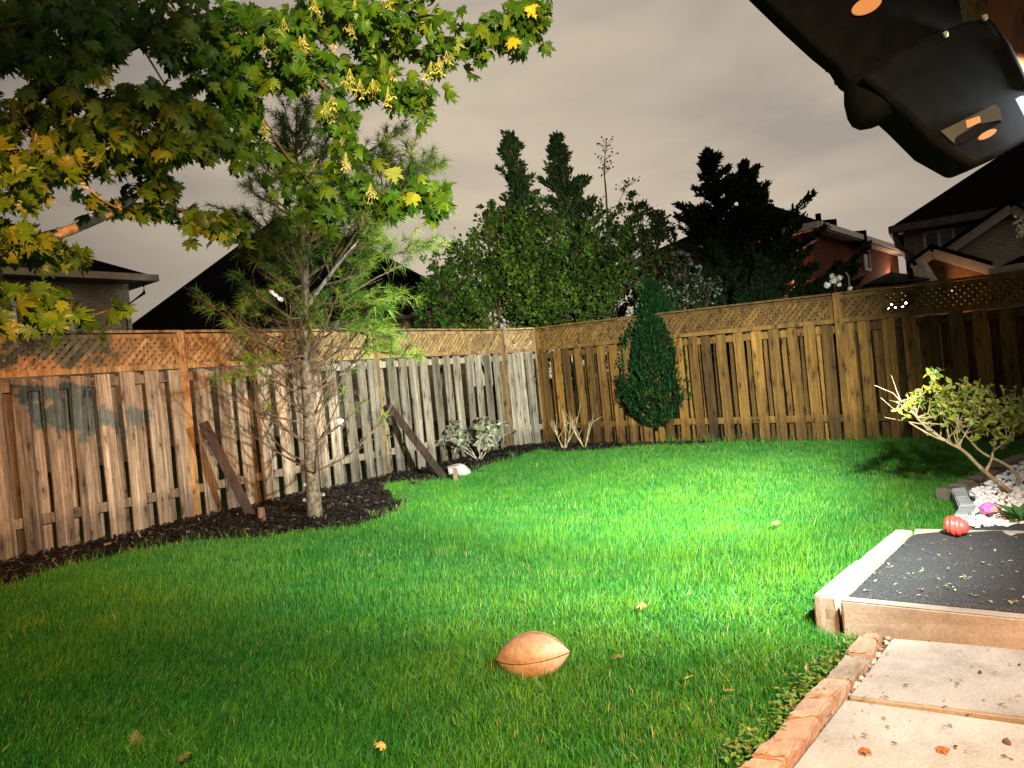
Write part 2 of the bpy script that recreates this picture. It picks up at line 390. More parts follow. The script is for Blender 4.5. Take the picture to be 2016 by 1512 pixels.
# ------------------------------------------------------------------ grass blades
def blades(P_ex, n_total, yr, hgt, wdt, seg3):
    """blades as bent narrow triangles / quads inside the lawn"""
    y = None
    X = N.uniform(-6.6, 6.8, n_total); Y = yr[0]+(yr[1]-yr[0])*N.random(n_total)
    k = (np.abs(X) < .80*Y+.9)
    k &= ~inside(P_ex[0], X, Y); k &= ~inside(P_ex[1], X, Y)
    # inside the fence
    FE = [(p[0], p[1]) for p in LP]+[(p[0], p[1]) for p in RP[1:]]+[(7, -3), (-7, -3)]
    k &= inside(FE, X, Y)
    X = X[k]; Y = Y[k]; n = len(X)
    pn = np.sin(X*2.1+np.sin(Y*1.3)*1.5)*np.sin(Y*1.7+np.sin(X*1.9))     # growth patches
    pn2 = np.sin(X*7.3+Y*3.1+np.sin(Y*6))*np.sin(Y*8.1-X*2.7)
    clump = .5+.5*np.sin(X*23+np.sin(Y*17)*2)*np.sin(Y*21+np.sin(X*19)*2)
    Hh = hgt*(.75+.18*pn+.10*pn2+.28*clump)*N.uniform(.55, 1.25, n)
    W = wdt*N.uniform(.7, 1.3, n)
    a = N.uniform(0, 2*PI, n); lean = np.abs(N.normal(.28, .25, n))
    # a common sweep of the mown grass, changing over the lawn
    sw = .6+.8*np.sin(X*1.1+Y*.6)
    lx = np.cos(a)*lean+.16*np.cos(sw); ly = np.sin(a)*lean+.16*np.sin(sw)
    fa = N.uniform(0, 2*PI, n); ex = np.cos(fa); ey = np.sin(fa)
    Z = hz(X, Y)-.01
    base = np.stack([X, Y, Z], -1); e = np.stack([ex, ey, ex*0], -1)*W[:, None]/2
    mid = base+np.stack([lx*.35*Hh, ly*.35*Hh, .6*Hh], -1)
    tip = base+np.stack([lx*1.15*Hh, ly*1.15*Hh, Hh*(1-.25*np.minimum(lean, 1))], -1)
    hue = N.random(n); g = N.uniform(.65, 1.3, n)
    c1 = np.array([.030, .165, .012]); c2 = np.array([.095, .235, .010]); c3 = np.array([.012, .105, .020])
    C0 = 0; mixv = np.clip(.32+.35*pn2+.25*pn+.5*(hue-.5), 0, 1)[:, None]
    C = (c1*(1-mixv)+c2*mixv); dk = (hue < .3)[:, None]; C = np.where(dk, c3, C)*g[:, None]
    dry = N.random(n) < (.010+.03*(pn < -.55)); C[dry] = np.array([.34, .30, .10])*N.uniform(.6, 1.2, (dry.sum(), 1))
    if seg3:
        V = np.stack([base-e, base+e, mid+e*.85, mid-e*.85, tip], 1).reshape(-1, 3); i = np.arange(n)[:, None]*5
        Fc = np.concatenate([i+[0, 1, 2], i+[0, 2, 3], i+[3, 2, 4]])
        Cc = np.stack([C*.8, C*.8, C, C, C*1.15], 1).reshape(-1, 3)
    else:
        V = np.stack([base-e, base+e, tip], 1).reshape(-1, 3); i = np.arange(n)[:, None]*3
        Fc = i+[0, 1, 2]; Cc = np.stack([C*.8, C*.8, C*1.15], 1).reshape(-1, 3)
    return V, Fc, Cc
ex = [[(p[0], p[1]) for p in MULP], [(p[0], p[1]) for p in PAVP]]
BV, BF, BC = [], [], []; off = 0
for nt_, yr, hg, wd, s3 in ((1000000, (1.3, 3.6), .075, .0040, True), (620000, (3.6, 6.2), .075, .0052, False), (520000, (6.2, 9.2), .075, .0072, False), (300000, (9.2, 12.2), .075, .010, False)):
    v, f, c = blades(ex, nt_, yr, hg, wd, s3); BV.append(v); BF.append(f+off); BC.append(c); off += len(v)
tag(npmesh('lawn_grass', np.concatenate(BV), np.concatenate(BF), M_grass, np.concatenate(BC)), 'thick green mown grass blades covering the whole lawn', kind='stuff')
# ragged longer tufts where the grass meets fence and edging
def tufts(name, pts, per, hgt, spread, label):
    V = []; C = []
    for p in pts:
        for k in range(per):
            x = p[0]+R.gauss(0, spread); y = p[1]+R.gauss(0, spread); a = R.uniform(0, 2*PI); h = hgt*R.uniform(.5, 1.3); l = R.uniform(.1, .7)*h
            f = R.uniform(0, PI); w_ = R.uniform(.004, .008)/2
            V += [(x-math.cos(f)*w_, y-math.sin(f)*w_, -.01), (x+math.cos(f)*w_, y+math.sin(f)*w_, -.01), (x+math.cos(a)*l, y+math.sin(a)*l, h)]
            g = R.uniform(.6, 1.3); c = R.choice([(.03, .13, .012), (.09, .16, .012), (.14, .17, .03), (.02, .09, .02)]); C += [tuple(q*g for q in c)]*3
    Fc = np.arange(len(V)).reshape(-1, 3)
    return tag(npmesh(name, V, Fc, M_tint, np.array(C)), label, kind='stuff')
pts = []
for a_, b_ in zip(RP[1:], RP[2:]):
    for i in range(60):
        q = a_.lerp(b_, R.random()); pts.append((q.x-.06, q.y-.10))
tufts('fence_foot_grass', pts, 9, .14, .035, 'longer grass tufts growing at the foot of the brown fence')
pts = []
for a_, b_ in zip(MUL[:-1], MUL[1:]):
    for i in range(int((b_-a_).length*16)):
        q = a_.lerp(b_, R.random()); pts.append((q.x, q.y))
tufts('bed_edge_grass', pts, 8, .085, .03, 'ragged grass tufts along the curved edge of the mulch bed')

# ================================================================== FENCES
def board_mesh(name, mat, wd=.14, th=.019, seed=0, L=1.0):
    rr = random.Random(seed); k = 6; v = []; f = []
    for i in range(k):
        z = i/(k-1)*L; ox = .004*math.sin(seed+2.2*z*3)+rr.uniform(-.0015, .0015); oy = .004*math.sin(seed*1.7+z*2.5); w2 = wd/2+rr.uniform(-.001, .001)
        v += [(ox-w2, oy-th/2, z), (ox+w2, oy-th/2, z), (ox+w2, oy+th/2, z), (ox-w2, oy+th/2, z)]
    for i in range(k-1):
        for j in range(4):
            a = i*4+j; b2 = i*4+(j+1) % 4; f.append((a, b2, b2+4, a+4))
    f += [(3, 2, 1, 0), tuple((k-1)*4+j for j in range(4))]
    b = MB(); b.add(v, f); return b.mesh(name, mat)
def clip_rect(poly, x0, x1, z0, z1):
    for ax, lim, sgn in ((0, x0, 1), (0, x1, -1), (1, z0, 1), (1, z1, -1)):
        out = []
        for i in range(len(poly)):
            p, q = poly[i], poly[(i+1) % len(poly)]; dp = (p[ax]-lim)*sgn; dq = (q[ax]-lim)*sgn
            if dp >= 0: out.append(p)
            if (dp > 0) != (dq > 0) and dp != dq:
                t = dp/(dp-dq); out.append((p[0]+(q[0]-p[0])*t, p[1]+(q[1]-p[1])*t))
        poly = out
        if len(poly) < 3: return None
    return poly
def seg_frame(a, b):
    d = (b-a); L = d.length; d = d/L; nrm = Vector((d.y, -d.x, 0))   # nrm points to the yard side
    return d, L, nrm
def make_fence(posts, tops, root, mats, px_boards, pitch, bw=1.0, pitchl=.0775, side=1):
    mboard, mlat, mrail, mpost = mats
    meshes = [board_mesh('board', mboard, R.uniform(.136, .143), .019, s) for s in range(7)]
    bf = .79   # board height as a share of the panel
    def wpt(s, t):  # point on run s at t metres
        return posts[s]+seg_frame(posts[s], posts[s+1])[0]*t
    # posts
    for i, p in enumerate(posts):
        b = MB(); h = tops[i]+.055
        b.box((-.045, -.045, 0), (.045, .045, h-.012)); b.add([(-.045, -.045, h-.012), (.045, -.045, h-.012), (.045, .045, h-.012), (-.045, .045, h-.012), (0, 0, h)], [(0, 1, 4), (1, 2, 4), (2, 3, 4), (3, 0, 4)])
        d = seg_frame(posts[max(i-1, 0)], posts[min(i+1, len(posts)-1)])[0]
        o = inst('post', b.mesh('post', mpost), root, p+Vector((0, 0, -.05)), (R.gauss(0, .004), R.gauss(0, .004), math.atan2(d.y, d.x)))
    for s in range(len(posts)-1):
        a, b_ = posts[s], posts[s+1]; d, L, nr = seg_frame(a, b_); ang = math.atan2(d.y, d.x)
        def zt(t): return tops[s]+(tops[s+1]-tops[s])*t/L
        zang = math.atan2(tops[s+1]-tops[s], L)
        # rails: two board rails, the lattice frame, the cap
        def rail(nm, t0, t1, fz, hh, th, off, mat=mrail):
            b = MB()
            c = [a+d*t0+nr*off, a+d*t1+nr*off]
            c[0].z = zt(t0)*fz; c[1].z = zt(t1)*fz
            b.bar(c[0]-a, c[1]-a, th, hh); o = b.build(nm, mat); o.location = a-Vector(root.location); o.parent = root; return o
        e0, e1 = .047, L-.047
        rail('rail', e0, e1, bf-.035, .085, .036, .028, mboard); rail('rail', e0, e1, .165, .085, .036, .028, mboard)
        rail('lattice_rail', e0, e1, bf+.020, .050, .044, .03)
        rail('lattice_rail', e0, e1, .968, .040, .044, .03)
        rail('cap_rail', e0, e1, .991, .024, .095, .02)
        for t in (e0+.018, e1-.018):
            b = MB(); b.box((-.018, -.024, 0), (.018, .024, zt(t)*(.957-bf-.034)))
            inst('lattice_stile', b.mesh('lattice_stile', mrail), root, a+d*t+Vector((0, 0, zt(t)*(bf+.034)))+nr*.03, (0, 0, ang))
        # lattice slats, two crossed layers, each slat its own piece
        x0, x1 = e0+.036, e1-.036
        for layer in (0, 1):
            k = (1 if layer == 0 else -1)*side; W = .038*math.sqrt(2)/2
            t = x0-.4; 
            while t < x1+.4:
                tt = t+R.gauss(0, .002); z0, z1 = zt(L/2)*(bf+.030), zt(L/2)*.96; hh = z1-z0
                poly = [(tt-W, z0-.01), (tt+W, z0-.01), (tt+W+k*(hh+.02), z1+.01), (tt-W+k*(hh+.02), z1+.01)]
                poly = clip_rect(poly, x0, x1, z0, z1)
                if poly:
                    off = .0340 if layer == 0 else .0255
                    c0 = (sum(p[0] for p in poly)/len(poly), sum(p[1] for p in poly)/len(poly))
                    b = MB(); b.prism([d*(p[0]-c0[0])+Vector((0, 0, p[1]-c0[1]+(zt(p[0])-zt(L/2))*.9))+nr*off for p in poly], nr*(.0075 if layer == 0 else -.0075))
                    o = inst('lattice_slat', b.mesh('lattice_slat', mlat), root, a+d*c0[0]+Vector((0, 0, c0[1])))
                t += pitchl
        # front boards (yard side) where the photograph has them, back boards over the gaps
        ts = sorted(t for (q, t) in px_boards if q == s and .12 < t < L-.12)
        if ts:
            while ts[0] > .30: ts.insert(0, max(ts[0]-pitch, .12))
            while ts[-1] < L-.30: ts.append(min(ts[-1]+pitch, L-.12))
        for t in ts:
            if t < .05 or t > L-.05: continue
            z1 = zt(t)*(bf-.004)+R.gauss(0, .004)
            inst('board', R.choice(meshes), root, a+d*(t+R.gauss(0, .008))+nr*.057+Vector((0, 0, .01)), (R.gauss(0, .004), R.gauss(0, .0045), ang+R.gauss(0, .012)), (R.uniform(.97, 1.03), 1, z1))
        bts = [(t0+t1)/2 for t0, t1 in zip(ts[:-1], ts[1:])]
        if ts:
            if ts[0]-.125 > .07: bts.append(ts[0]-.125)
            if ts[-1]+.125 < L-.07: bts.append(ts[-1]+.125)
        for t in bts:
            inst('back_board', R.choice(meshes), root, a+d*(t-.004)-nr*.052+Vector((0, 0, .02)), (R.gauss(0, .004), R.gauss(0, .004), ang+R.gauss(0, .01)), (bw, 1, zt(t)*(bf-.012)+R.gauss(0, .004)))
def px_to_run(posts, pxs, zb=1.2, half=.07):
    out = []
    for px in pxs:
        best = None
        for s in range(len(posts)-1):
            d, L, _ = seg_frame(posts[s], posts[s+1])
            for i in range(201):
                t = L*i/200; p = posts[s]+d*t+Vector((0, 0, zb))
                if p.y < .5: continue
                e = abs(PJ(p)[0]-px)
                if best is None or e < best[0]: best = (e, s, t)
        if best and best[0] < 12: out.append((best[1], best[2]+half))
    return out
shift = 11   # boards lean with the camera roll: readings were taken at the board tops
Lpx = [-480, -415, -355, -300, -245, -195, -145, -95, -45, 12, 74, 125, 178, 229, 279, 324, 412, 453, 492, 530, 566, 600, 633, 664, 693, 718, 756, 778, 797, 820, 844, 865, 887, 908, 928, 946, 964, 996, 1013, 1029, 1045, 1061]
Rpx = [1092, 1112, 1135, 1156, 1178, 1203, 1228, 1256, 1300, 1328, 1357, 1384, 1414, 1447, 1479, 1514, 1550, 1585, 1618, 1692, 1735, 1779, 1824, 1868, 1916, 1964, 2014, 2065, 2120, 2180, 2245, 2320, 2400]
fl = thing('left_fence', 'weathered grey board fence with honey coloured lattice top along the left side', 'fence', LP[4])
make_fence(LP, LTOP, fl, (M_grey, M_latt, M_latt, M_latt), px_to_run(LP, Lpx, 1.58), .245)
fr = thing('right_fence', 'brown stained board fence with darker lattice top across the back right', 'fence', RP[2])
RPn = [RP[0]+Vector((.02, -.01, 0))]+RP[1:]
make_fence(RPn, RTOP, fr, (M_brown, M_lattb, M_lattb, M_brown), px_to_run(RPn, Rpx, 1.5), .25, bw=1.0)

# ================================================================== PINE, STAKES, SHRUBS IN THE BED
def rv(s=1.): return Vector((R.gauss(0, s), R.gauss(0, s), R.gauss(0, s)))
def smooth_path(pts, n=8):
    """Catmull-Rom through the points"""
    P = [Vector(p) for p in pts]; P = [P[0]*2-P[1]]+P+[P[-1]*2-P[-2]]; out = []
    for i in range(1, len(P)-2):
        for k in range(n):
            t = k/n; a, b, c, d = P[i-1:i+3]
            out.append(.5*((2*b)+(c-a)*t+(2*a-5*b+4*c-d)*t*t+(3*b-a-3*c+d)*t**3))
    out.append(P[-2]); return out
def lerp_list(L_, t):
    f = t*(len(L_)-1); i = min(int(f), len(L_)-2); return L_[i]+(L_[i+1]-L_[i])*(f-i)

class Tri:
    """collects tinted thin triangles / quads as numpy-ready lists"""
    def __init__(s): s.v = []; s.c = []
    def tri(s, a, b, c, col): s.v += [tuple(a), tuple(b), tuple(c)]; s.c += [col]*3
    def build(s, name, mat, parent, label=None, kind='stuff'):
        o = npmesh(name, np.array(s.v), np.arange(len(s.v)).reshape(-1, 3), mat, np.array(s.c), parent)
        return tag(o, label, kind=kind)

PD = 6.88
def P_(px, py, dd=0): return A(px, py, PD+dd)
base = G(620, 1024)
pine = thing('pine_tree', 'young pine with long soft needles and bare lower twigs in the mulch bed', 'tree', base)
tr = [base+Vector((0, 0, -.05))]+[P_(*p) for p in ((619, 1000), (612, 900), (606, 780), (600, 690), (598, 620), (601, 520), (590, 400), (583, 300), (584, 215))]
trp = smooth_path(tr, 5)
trr = [lerp_list([.082, .072, .058, .050, .043, .037, .034, .022, .012, .005], i/(len(trp)-1)) for i in range(len(trp))]
b = MB(); b.tube(trp, trr, 10, .07); b.build('trunk', M_bark, pine, True)
# pruned stubs on the lower trunk
for px, py, dx in ((604, 955, -1), (634, 975, 1), (603, 985, -1)):
    p = P_(px, py); b = MB(); b.tube([p-Vector((dx*.03, 0, 0)), p+Vector((dx*.025, -.03, .01))], [.022, .016], 7, .1); b.build('pruned_stub', M_bark2, pine)
ND = Tri()
def tuft(p, d, n=22, L=.12, col=None):
    n = int(n*1.15)
    d = d.normalized()
    base_c = col or R.choice([(.10, .16, .012), (.07, .13, .012), (.15, .19, .014), (.04, .09, .010)])
    for k in range(n):
        q = (d*R.uniform(.25, 1.2)+rv(.55)).normalized(); q.z -= .10; l = L*R.uniform(.7, 1.15)
        s = q.cross(Vector((R.gauss(0, 1), R.gauss(0, 1), R.gauss(0, 1)))).normalized()*.0027
        a = p+d*R.uniform(-.03, .03); g = R.uniform(.6, 1.4); c = tuple(x*g for x in base_c)
        tip = a+q*l; tip.z -= l*l*1.1
        ND.tri(a-s, a+s, tip, c)
def twig_len(py): return 1
limb_i = 0
whorls = [(912, .95, 5, .55, .04), (880, .8, 4, .75, .04), (830, .95, 5, .6, .06), (780, .95, 6, .6, .08), (730, .95, 6, .55, .14), (685, .95, 6, .5, .25), (635, 1.0, 6, .5, .45), (590, 1.0, 5, .5, .8), (540, .95, 5, .55, 1.), (485, .9, 6, .6, 1.), (430, .75, 6, .65, 1.), (375, .62, 5, .8, 1.), (320, .45, 5, .9, 1.), (265, .30, 4, 1.2, 1.)]
def limb(p0, dirv, L, rise, leafy, r0=.011, bare=.3):
    """one limb with side twigs, needle tufts on the outer part"""
    pts = [p0]; d = dirv.normalized()
    for i in range(5):
        d = (d+Vector((0, 0, rise*.16))+rv(.10)).normalized(); pts.append(pts[-1]+d*L/5)
    sp_ = smooth_path(pts, 3); b = MB(); b.tube(sp_, [r0*(1-.8*i/(len(sp_)-1))+.0015 for i in range(len(sp_))], 5)
    nt2 = max(5, int(L*13*(1.35 if leafy > .7 else 1)))
    for k in range(nt2):
        f = R.uniform(.18, .97); q = lerp_list(sp_, f); dd = (lerp_list(sp_, min(1, f+.08))-lerp_list(sp_, f-.08)).normalized()
        side = dd.cross(Vector((0, 0, 1))).normalized()*R.choice((-1, 1))
        td = (dd*.9+side*R.uniform(.5, 1.1)+Vector((0, 0, R.uniform(-.1, .55)))).normalized(); tl = L*R.uniform(.18, .42)*(1.15-f*.6)
        e = [q]
        for _ in range(3): td = (td+rv(.14)+Vector((0, 0, .06))).normalized(); e.append(e[-1]+td*tl/3)
        b.tube(e, [.0038, .003, .0022, .0015], 4)
        if R.random() < leafy:
            tuft(e[-1], td, 24); 
            if R.random() < .75: tuft(e[-2], td, 16)
            if f > bare and R.random() < .6: tuft(e[1], td, 12)
        elif R.random() < .4:
            t2 = (td+rv(.5)).normalized(); b.tube([e[2], e[2]+t2*tl*.5], [.003, .0015], 4)
    if leafy > .12 or R.random() < .5: tuft(pts[-1], d, 30); tuft(lerp_list(sp_, .85), d, 18)
    o = b.build('limb', M_barkd, pine, fixn=False)
    return o
def trunk_at(py):
    best = min(trp, key=lambda q: abs(PJ(q)[1]-py)); return best.copy()
for (py, L, n, rise, leafy) in whorls:
    p = trunk_at(py); a0 = R.uniform(0, 2*PI)
    for k in range(n):
        a = a0+2*PI*k/n+R.gauss(0, .2); 
        Lk = L*R.uniform(.75, 1.15)
        # lit crown leans out to the right in the upper half
        if math.cos(a) > .2 and py < 640: Lk *= 1.25
        if math.cos(a) < -.2 and py < 560: Lk *= .78
        limb(p+Vector((0, 0, R.uniform(-.06, .06))), Vector((math.cos(a), math.sin(a), .35 if py > 600 else .5)), Lk, rise*1.3, leafy)
# the strong side leader rising to the right
lp = smooth_path([P_(601, 610), P_(650, 540, -.1), P_(700, 480, -.15), P_(755, 410, -.2), P_(800, 372, -.2)], 5)
b = MB(); b.tube(lp, [.02*(1-.75*i/(len(lp)-1)) for i in range(len(lp))], 6); b.build('limb', M_bark2, pine)
for k in range(20):
    f = R.uniform(.2, 1); q = lerp_list(lp, f); a = R.uniform(0, 2*PI)
    limb(q, Vector((math.cos(a)*.6+.5, math.sin(a)*.5, .35)), R.uniform(.35, .6), .5, 1., .007)
for (ax, ay, bx, by) in ((700, 470, 868, 352), (690, 520, 862, 440), (640, 470, 560, 350), (655, 330, 792, 240), (600, 420, 500, 470), (610, 640, 790, 640), (620, 600, 800, 560), (600, 560, 470, 590), (640, 680, 830, 700), (600, 700, 450, 690), (640, 560, 780, 500), (640, 600, 770, 600), (660, 640, 760, 660)):
    p = P_(ax, ay, R.uniform(-.25, .1)); q = P_(bx, by, R.uniform(-.5, .0)); d = q-p
    limb(p, d-Vector((0, 0, d.length*.15)), d.length*.97, .35, 1., .010)
for k in range(7): tuft(trp[-1]+Vector((0, 0, -.05*k)), Vector((0, 0, 1)), 20)
ND.build('needles', M_needle, pine)
# scrap of white plastic caught in the twigs
def scrap(name, c, size, label, cat, mat):
    b = MB(); n = 7; vs = []
    for j in range(n):
        for i in range(4):
            vs.append(Vector(c)+Vector(((j/(n-1)-.5)*size[0]+R.gauss(0, .006), R.gauss(0, .012), ((i/3)-.5)*size[1]*(1-.5*abs(j/(n-1)-.5))-(j/(n-1)-.5)*size[0]*.9+R.gauss(0, .007))))
    b.add(vs, [(j*4+i, j*4+i+1, (j+1)*4+i+1, (j+1)*4+i) for j in range(n-1) for i in range(3)]); o = b.build(name, mat, fixn=False)
    md = o.modifiers.new('t', 'SOLIDIFY'); md.thickness = .002
    return tag(o, label, cat)
M_plastic = simple('white_plastic_film', (.55, .52, .62), (.8, .78, .85), 20, .35, .5, .2)
scrap('plastic_scrap', P_(545, 583, -.35), (.11, .035), 'scrap of pale plastic film caught in the pine twigs', 'scrap', M_plastic)

# two raking stakes beside the pine, each with its peg
def stake(a, b_, wd, label):
    t = thing('tree_stake', label, 'stake', (a[0], a[1], 0))
    m1 = MB(); m1.bar(Vector(b_), Vector(a), .092, .042, (.3, -1, 0)); o = m1.build('raking_plank', M_stake, t)
    bv = o.modifiers.new('b', 'BEVEL'); bv.width = .004; bv.segments = 1
    return t
s1 = stake(G(500, 1026, -.02), A(400, 832, 7.30), .09, 'dark raking timber stake left of the pine trunk')
s2 = stake(G(878, 946, -.02), A(764, 797, 9.75), .09, 'dark raking timber stake right of the pine trunk')
def peg(t, px, pyb, pyt, w_, lean=0):
    g = G(px, pyb); d = g.y; top = A(px-lean, pyt, d); h = top.z
    m1 = MB(); m1.box((-w_/2, -w_/2, -.05), (w_/2, w_/2, h)); m1.v = [(x+(.0 if z < .05 else lean*.002), y, z-(.012 if (z > .05 and x > 0) else 0)) for x, y, z in m1.v]
    m1.v = [(g.x+x, g.y+y, z) for x, y, z in m1.v]
    o = m1.build('peg', M_stakeend, t); bv = o.modifiers.new('b', 'BEVEL'); bv.width = .003; return o
peg(s1, 517, 1030, 998, .05); peg(s2, 898, 947, 921, .055)

# rock beside the right stake
def rock(name, c, r, sc, mat, seed, parent=None, sub=3, rough_=.22):
    import bmesh
    bm = bmesh.new(); bmesh.ops.create_icosphere(bm, subdivisions=sub, radius=r); rr = random.Random(seed)
    pl = [(Vector((rr.gauss(0, 1), rr.gauss(0, 1), rr.gauss(0, 1))).normalized(), rr.uniform(.55, .95)*r) for _ in range(9)]
    for v in bm.verts:
        for n_, d_ in pl:
            k = v.co.dot(n_)-d_
            if k > 0: v.co -= n_*k*.85
        v.co += v.co.normalized()*rr.gauss(0, r*.02)
        v.co = Vector((v.co.x*sc[0], v.co.y*sc[1], v.co.z*sc[2]))
    me = bpy.data.meshes.new(name); bm.to_mesh(me); bm.free(); me.materials.append(mat)
    o = link(bpy.data.objects.new(name, me)); o.location = c; return o
M_rock = simple('pale_limestone', (.20, .17, .14), (.42, .38, .33), 9, .9, .15, .8, .02)
tag(rock('rock', G(903, 938)+Vector((.0, .14, .06)), .17, (1.0, .7, .62), M_rock, 5), 'pale rough rock behind the peg of the right stake', 'rock')

# leafy plant made of stems and separate leaf faces
LEAFV = [(0, 0), (.22, .28), (.26, .6), (0, 1.), (-.26, .6), (-.22, .28)]
def leaf_tris(T, p, d, nrm, L, col, wd=1.):
    d = d.normalized(); s = d.cross(nrm)
    if s.length < .05: s = d.cross(Vector((1, .2, .1)))
    s.normalize(); n_ = s.cross(d)
    q = [p+d*(y*L)+s*(x*L*wd)-n_*(y*y*L*.18)+n_*abs(x)*L*.25 for x, y in LEAFV]
    mid = p+d*(.5*L)-n_*(.04*L)
    for i in range(6): T.tri(mid, q[i], q[(i+1) % 6], col)
def rosette_shrub(name, base, height, spread, stems, rosettes, L, cols, label, cat='shrub', mat=None, group=None, top=1.):
    t = thing(name, label, cat, base, group); T = Tri()
    for k in range(stems):
        a = 2*PI*k/stems+R.uniform(-.4, .4); e = base+Vector((math.cos(a)*spread*R.uniform(.4, 1), math.sin(a)*spread*.6*R.uniform(.4, 1), height*R.uniform(.65, 1.)))
        mid = base.lerp(e, .5)+Vector((0, 0, height*.06))+rv(.02)
        path = smooth_path([base+rv(.01), mid, e], 4); b = MB(); b.tube(path, [.010*(1-.7*i/(len(path)-1)) for i in range(len(path))], 5)
        for r_ in range(max(2, rosettes//stems)):
            f = R.uniform(.35, 1.); q = lerp_list(path, f); td = (e-mid).normalized()+rv(.7); td.z = abs(td.z)*.8; td.normalize(); l = R.uniform(.05, .16)*spread/.3; tip = q+td*l
            b.tube([q, tip], [.004, .003], 4)
            for j in range(R.randint(6, 10)):
                aa = R.uniform(0, 2*PI); x = td.cross(Vector((.3, .5, .9))).normalized(); y = td.cross(x)
                ld = (x*math.cos(aa)+y*math.sin(aa)+td*R.uniform(.1, .9)); c = R.choice(cols); g = R.uniform(.6, 1.3)
                leaf_tris(T, tip, ld, td, L*R.uniform(.7, 1.2), tuple(v*g for v in c))
        b.build('stem', M_bark2, t, fixn=False)
    T.build('foliage', mat or M_dullleaf, t); return t
olive = [(.10, .11, .05), (.07, .08, .03), (.15, .13, .09), (.22, .18, .14)]
g1 = G(738, 938)
rosette_shrub('shrub', g1, .62, .36, 6, 46, .10, olive, 'small upright broadleaf shrub against the grey boards left of the right stake')
g2 = G(945, 912)
rosette_shrub('shrub', g2+Vector((-.02, .12, 0)), .52, .5, 9, 80, .10, olive+[(.25, .23, .17)], 'low spreading grey green shrub between the rock and the fence corner')
# bare stems near the corner
for i, (px, py, lab) in enumerate(((1112, 888, 'leafless cut back twiggy shrub close to the fence corner'), (1150, 884, 'sparse thin leafless stems right of the cut back shrub'))):
    g = G(px, py); t = thing('bare_shrub', lab, 'shrub', g)
    for k in range(8 if i == 0 else 6):
        a = R.uniform(0, 2*PI); e = g+Vector((R.gauss(0, .16)+(.0 if i == 0 else .05), R.gauss(0, .08), R.uniform(.35, .75 if i == 0 else .6)))
        b = MB(); pth = smooth_path([g+rv(.02)*Vector((1, 1, 0)).length*.5, g.lerp(e, .5)+rv(.03), e], 3); b.tube(pth, [.008*(1-.75*q/(len(pth)-1)) for q in range(len(pth))], 4)
        for _ in range(2): q = lerp_list(pth, R.uniform(.4, .8)); b.tube([q, q+Vector((R.gauss(0, .07), R.gauss(0, .04), R.uniform(.08, .2)))], [.004, .002], 4)
        b.build('stem', M_twig, t, fixn=False)
# strap leaved plant and low growth
def strap(name, g, n, h, sp_, label, cols):
    T = Tri()
    for k in range(n):
        a = R.uniform(0, 2*PI); l = h*R.uniform(.6, 1.1); o_ = Vector((math.cos(a), math.sin(a), 0)); w_ = R.uniform(.006, .012)
        s = Vector((-math.sin(a), math.cos(a), 0))*w_; c = R.choice(cols); p = g+o_*.02; lean = R.uniform(.15, .7)*sp_
        m1 = p+o_*lean*l*.5+Vector((0, 0, l*.62)); tp = p+o_*lean*l*1.2+Vector((0, 0, l*.92-lean*l*.25))
        T.tri(p-s, p+s, m1+s, c); T.tri(p-s, m1+s, m1-s, c); T.tri(m1-s, m1+s, tp, c)
    o = npmesh(name, np.array(T.v), np.arange(len(T.v)).reshape(-1, 3), M_tint, np.array(T.c)); return tag(o, label, 'plant')
strap('strap_leaved_plant', G(1217, 868), 46, .42, .7, 'dark tuft of upright strap leaves left of the cedar foot', [(.02, .06, .02), (.03, .08, .03), (.05, .09, .05)])
for px, py, lab, n_ in ((820, 962, 'tiny green seedling at the bed edge left of the right stake', 26), (790, 1000, 'weedy tuft at the tip of the mulch bulge', 18), (733, 1027, 'weedy seedling in the mulch right of the pine foot', 18), (1010, 905, 'low dark ground plant behind the lawn near the low shrub', 40)):
    strap('seedling', G(px, py)+Vector((0, .05, .02)), n_, .12, 1.6, lab, [(.06, .12, .02), (.03, .08, .02), (.1, .1, .04)])

# ------------------------------------------------------------------ columnar cedar
def sprays(T, pts, nrm, L, cols, wdt=.35):
    """vectorless little fan of 2 triangles per spray"""
    for p, n_ in zip(pts, nrm):
        d = (n_*.55+rv(.33)+Vector((0, 0, .85))).normalized(); s = d.cross(rv(1)).normalized(); l = L*R.uniform(.6, 1.3); c = R.choice(cols); g = R.uniform(.5, 1.4); c = tuple(v*g for v in c)
        m_ = p+d*l*.5
        T.tri(p, m_+s*l*wdt, p+d*l, c); T.tri(p, p+d*l, m_-s*l*wdt, c)
CB = G(1298, 862); CB = Vector((CB.x-.03, CB.y-.75, 0))
ced = thing('cedar_tree', 'dense dark green columnar cedar with pale bare foot in front of the brown fence', 'tree', CB)
cedH = 2.36
def cprof(f): return (.60*min(1, (f/.22))**.5*max(0, (1-((f-.28)/.74)**1.7 if f > .28 else 1)))*.96+.02
def cedar_base(px, py, d): return A(px, py, d)
T = Tri()
lumps = [(R.uniform(0, 2*PI), R.random(), R.uniform(.72, 1.12)) for _ in range(120)]
for k in range(50000):
    f = R.random()**.85; a = R.uniform(0, 2*PI)
    lm = min(lumps, key=lambda q: (min(abs(q[0]-a), 2*PI-abs(q[0]-a))*.55)**2+(q[1]-f)**2)[2] if k % 1 == 0 else 1
    r_ = cprof(f)*lm*(1-abs(R.gauss(0, .13)))
    lean = Vector((-.0*f, 0, 0))
    p = CB+Vector((math.cos(a)*r_, math.sin(a)*r_, .16+f*(cedH-.16)))+lean
    sprays(T, [p], [Vector((math.cos(a), math.sin(a), .2))], .048, [(.003, .015, .003), (.005, .024, .004), (.010, .038, .005), (.002, .010, .003)], .2)
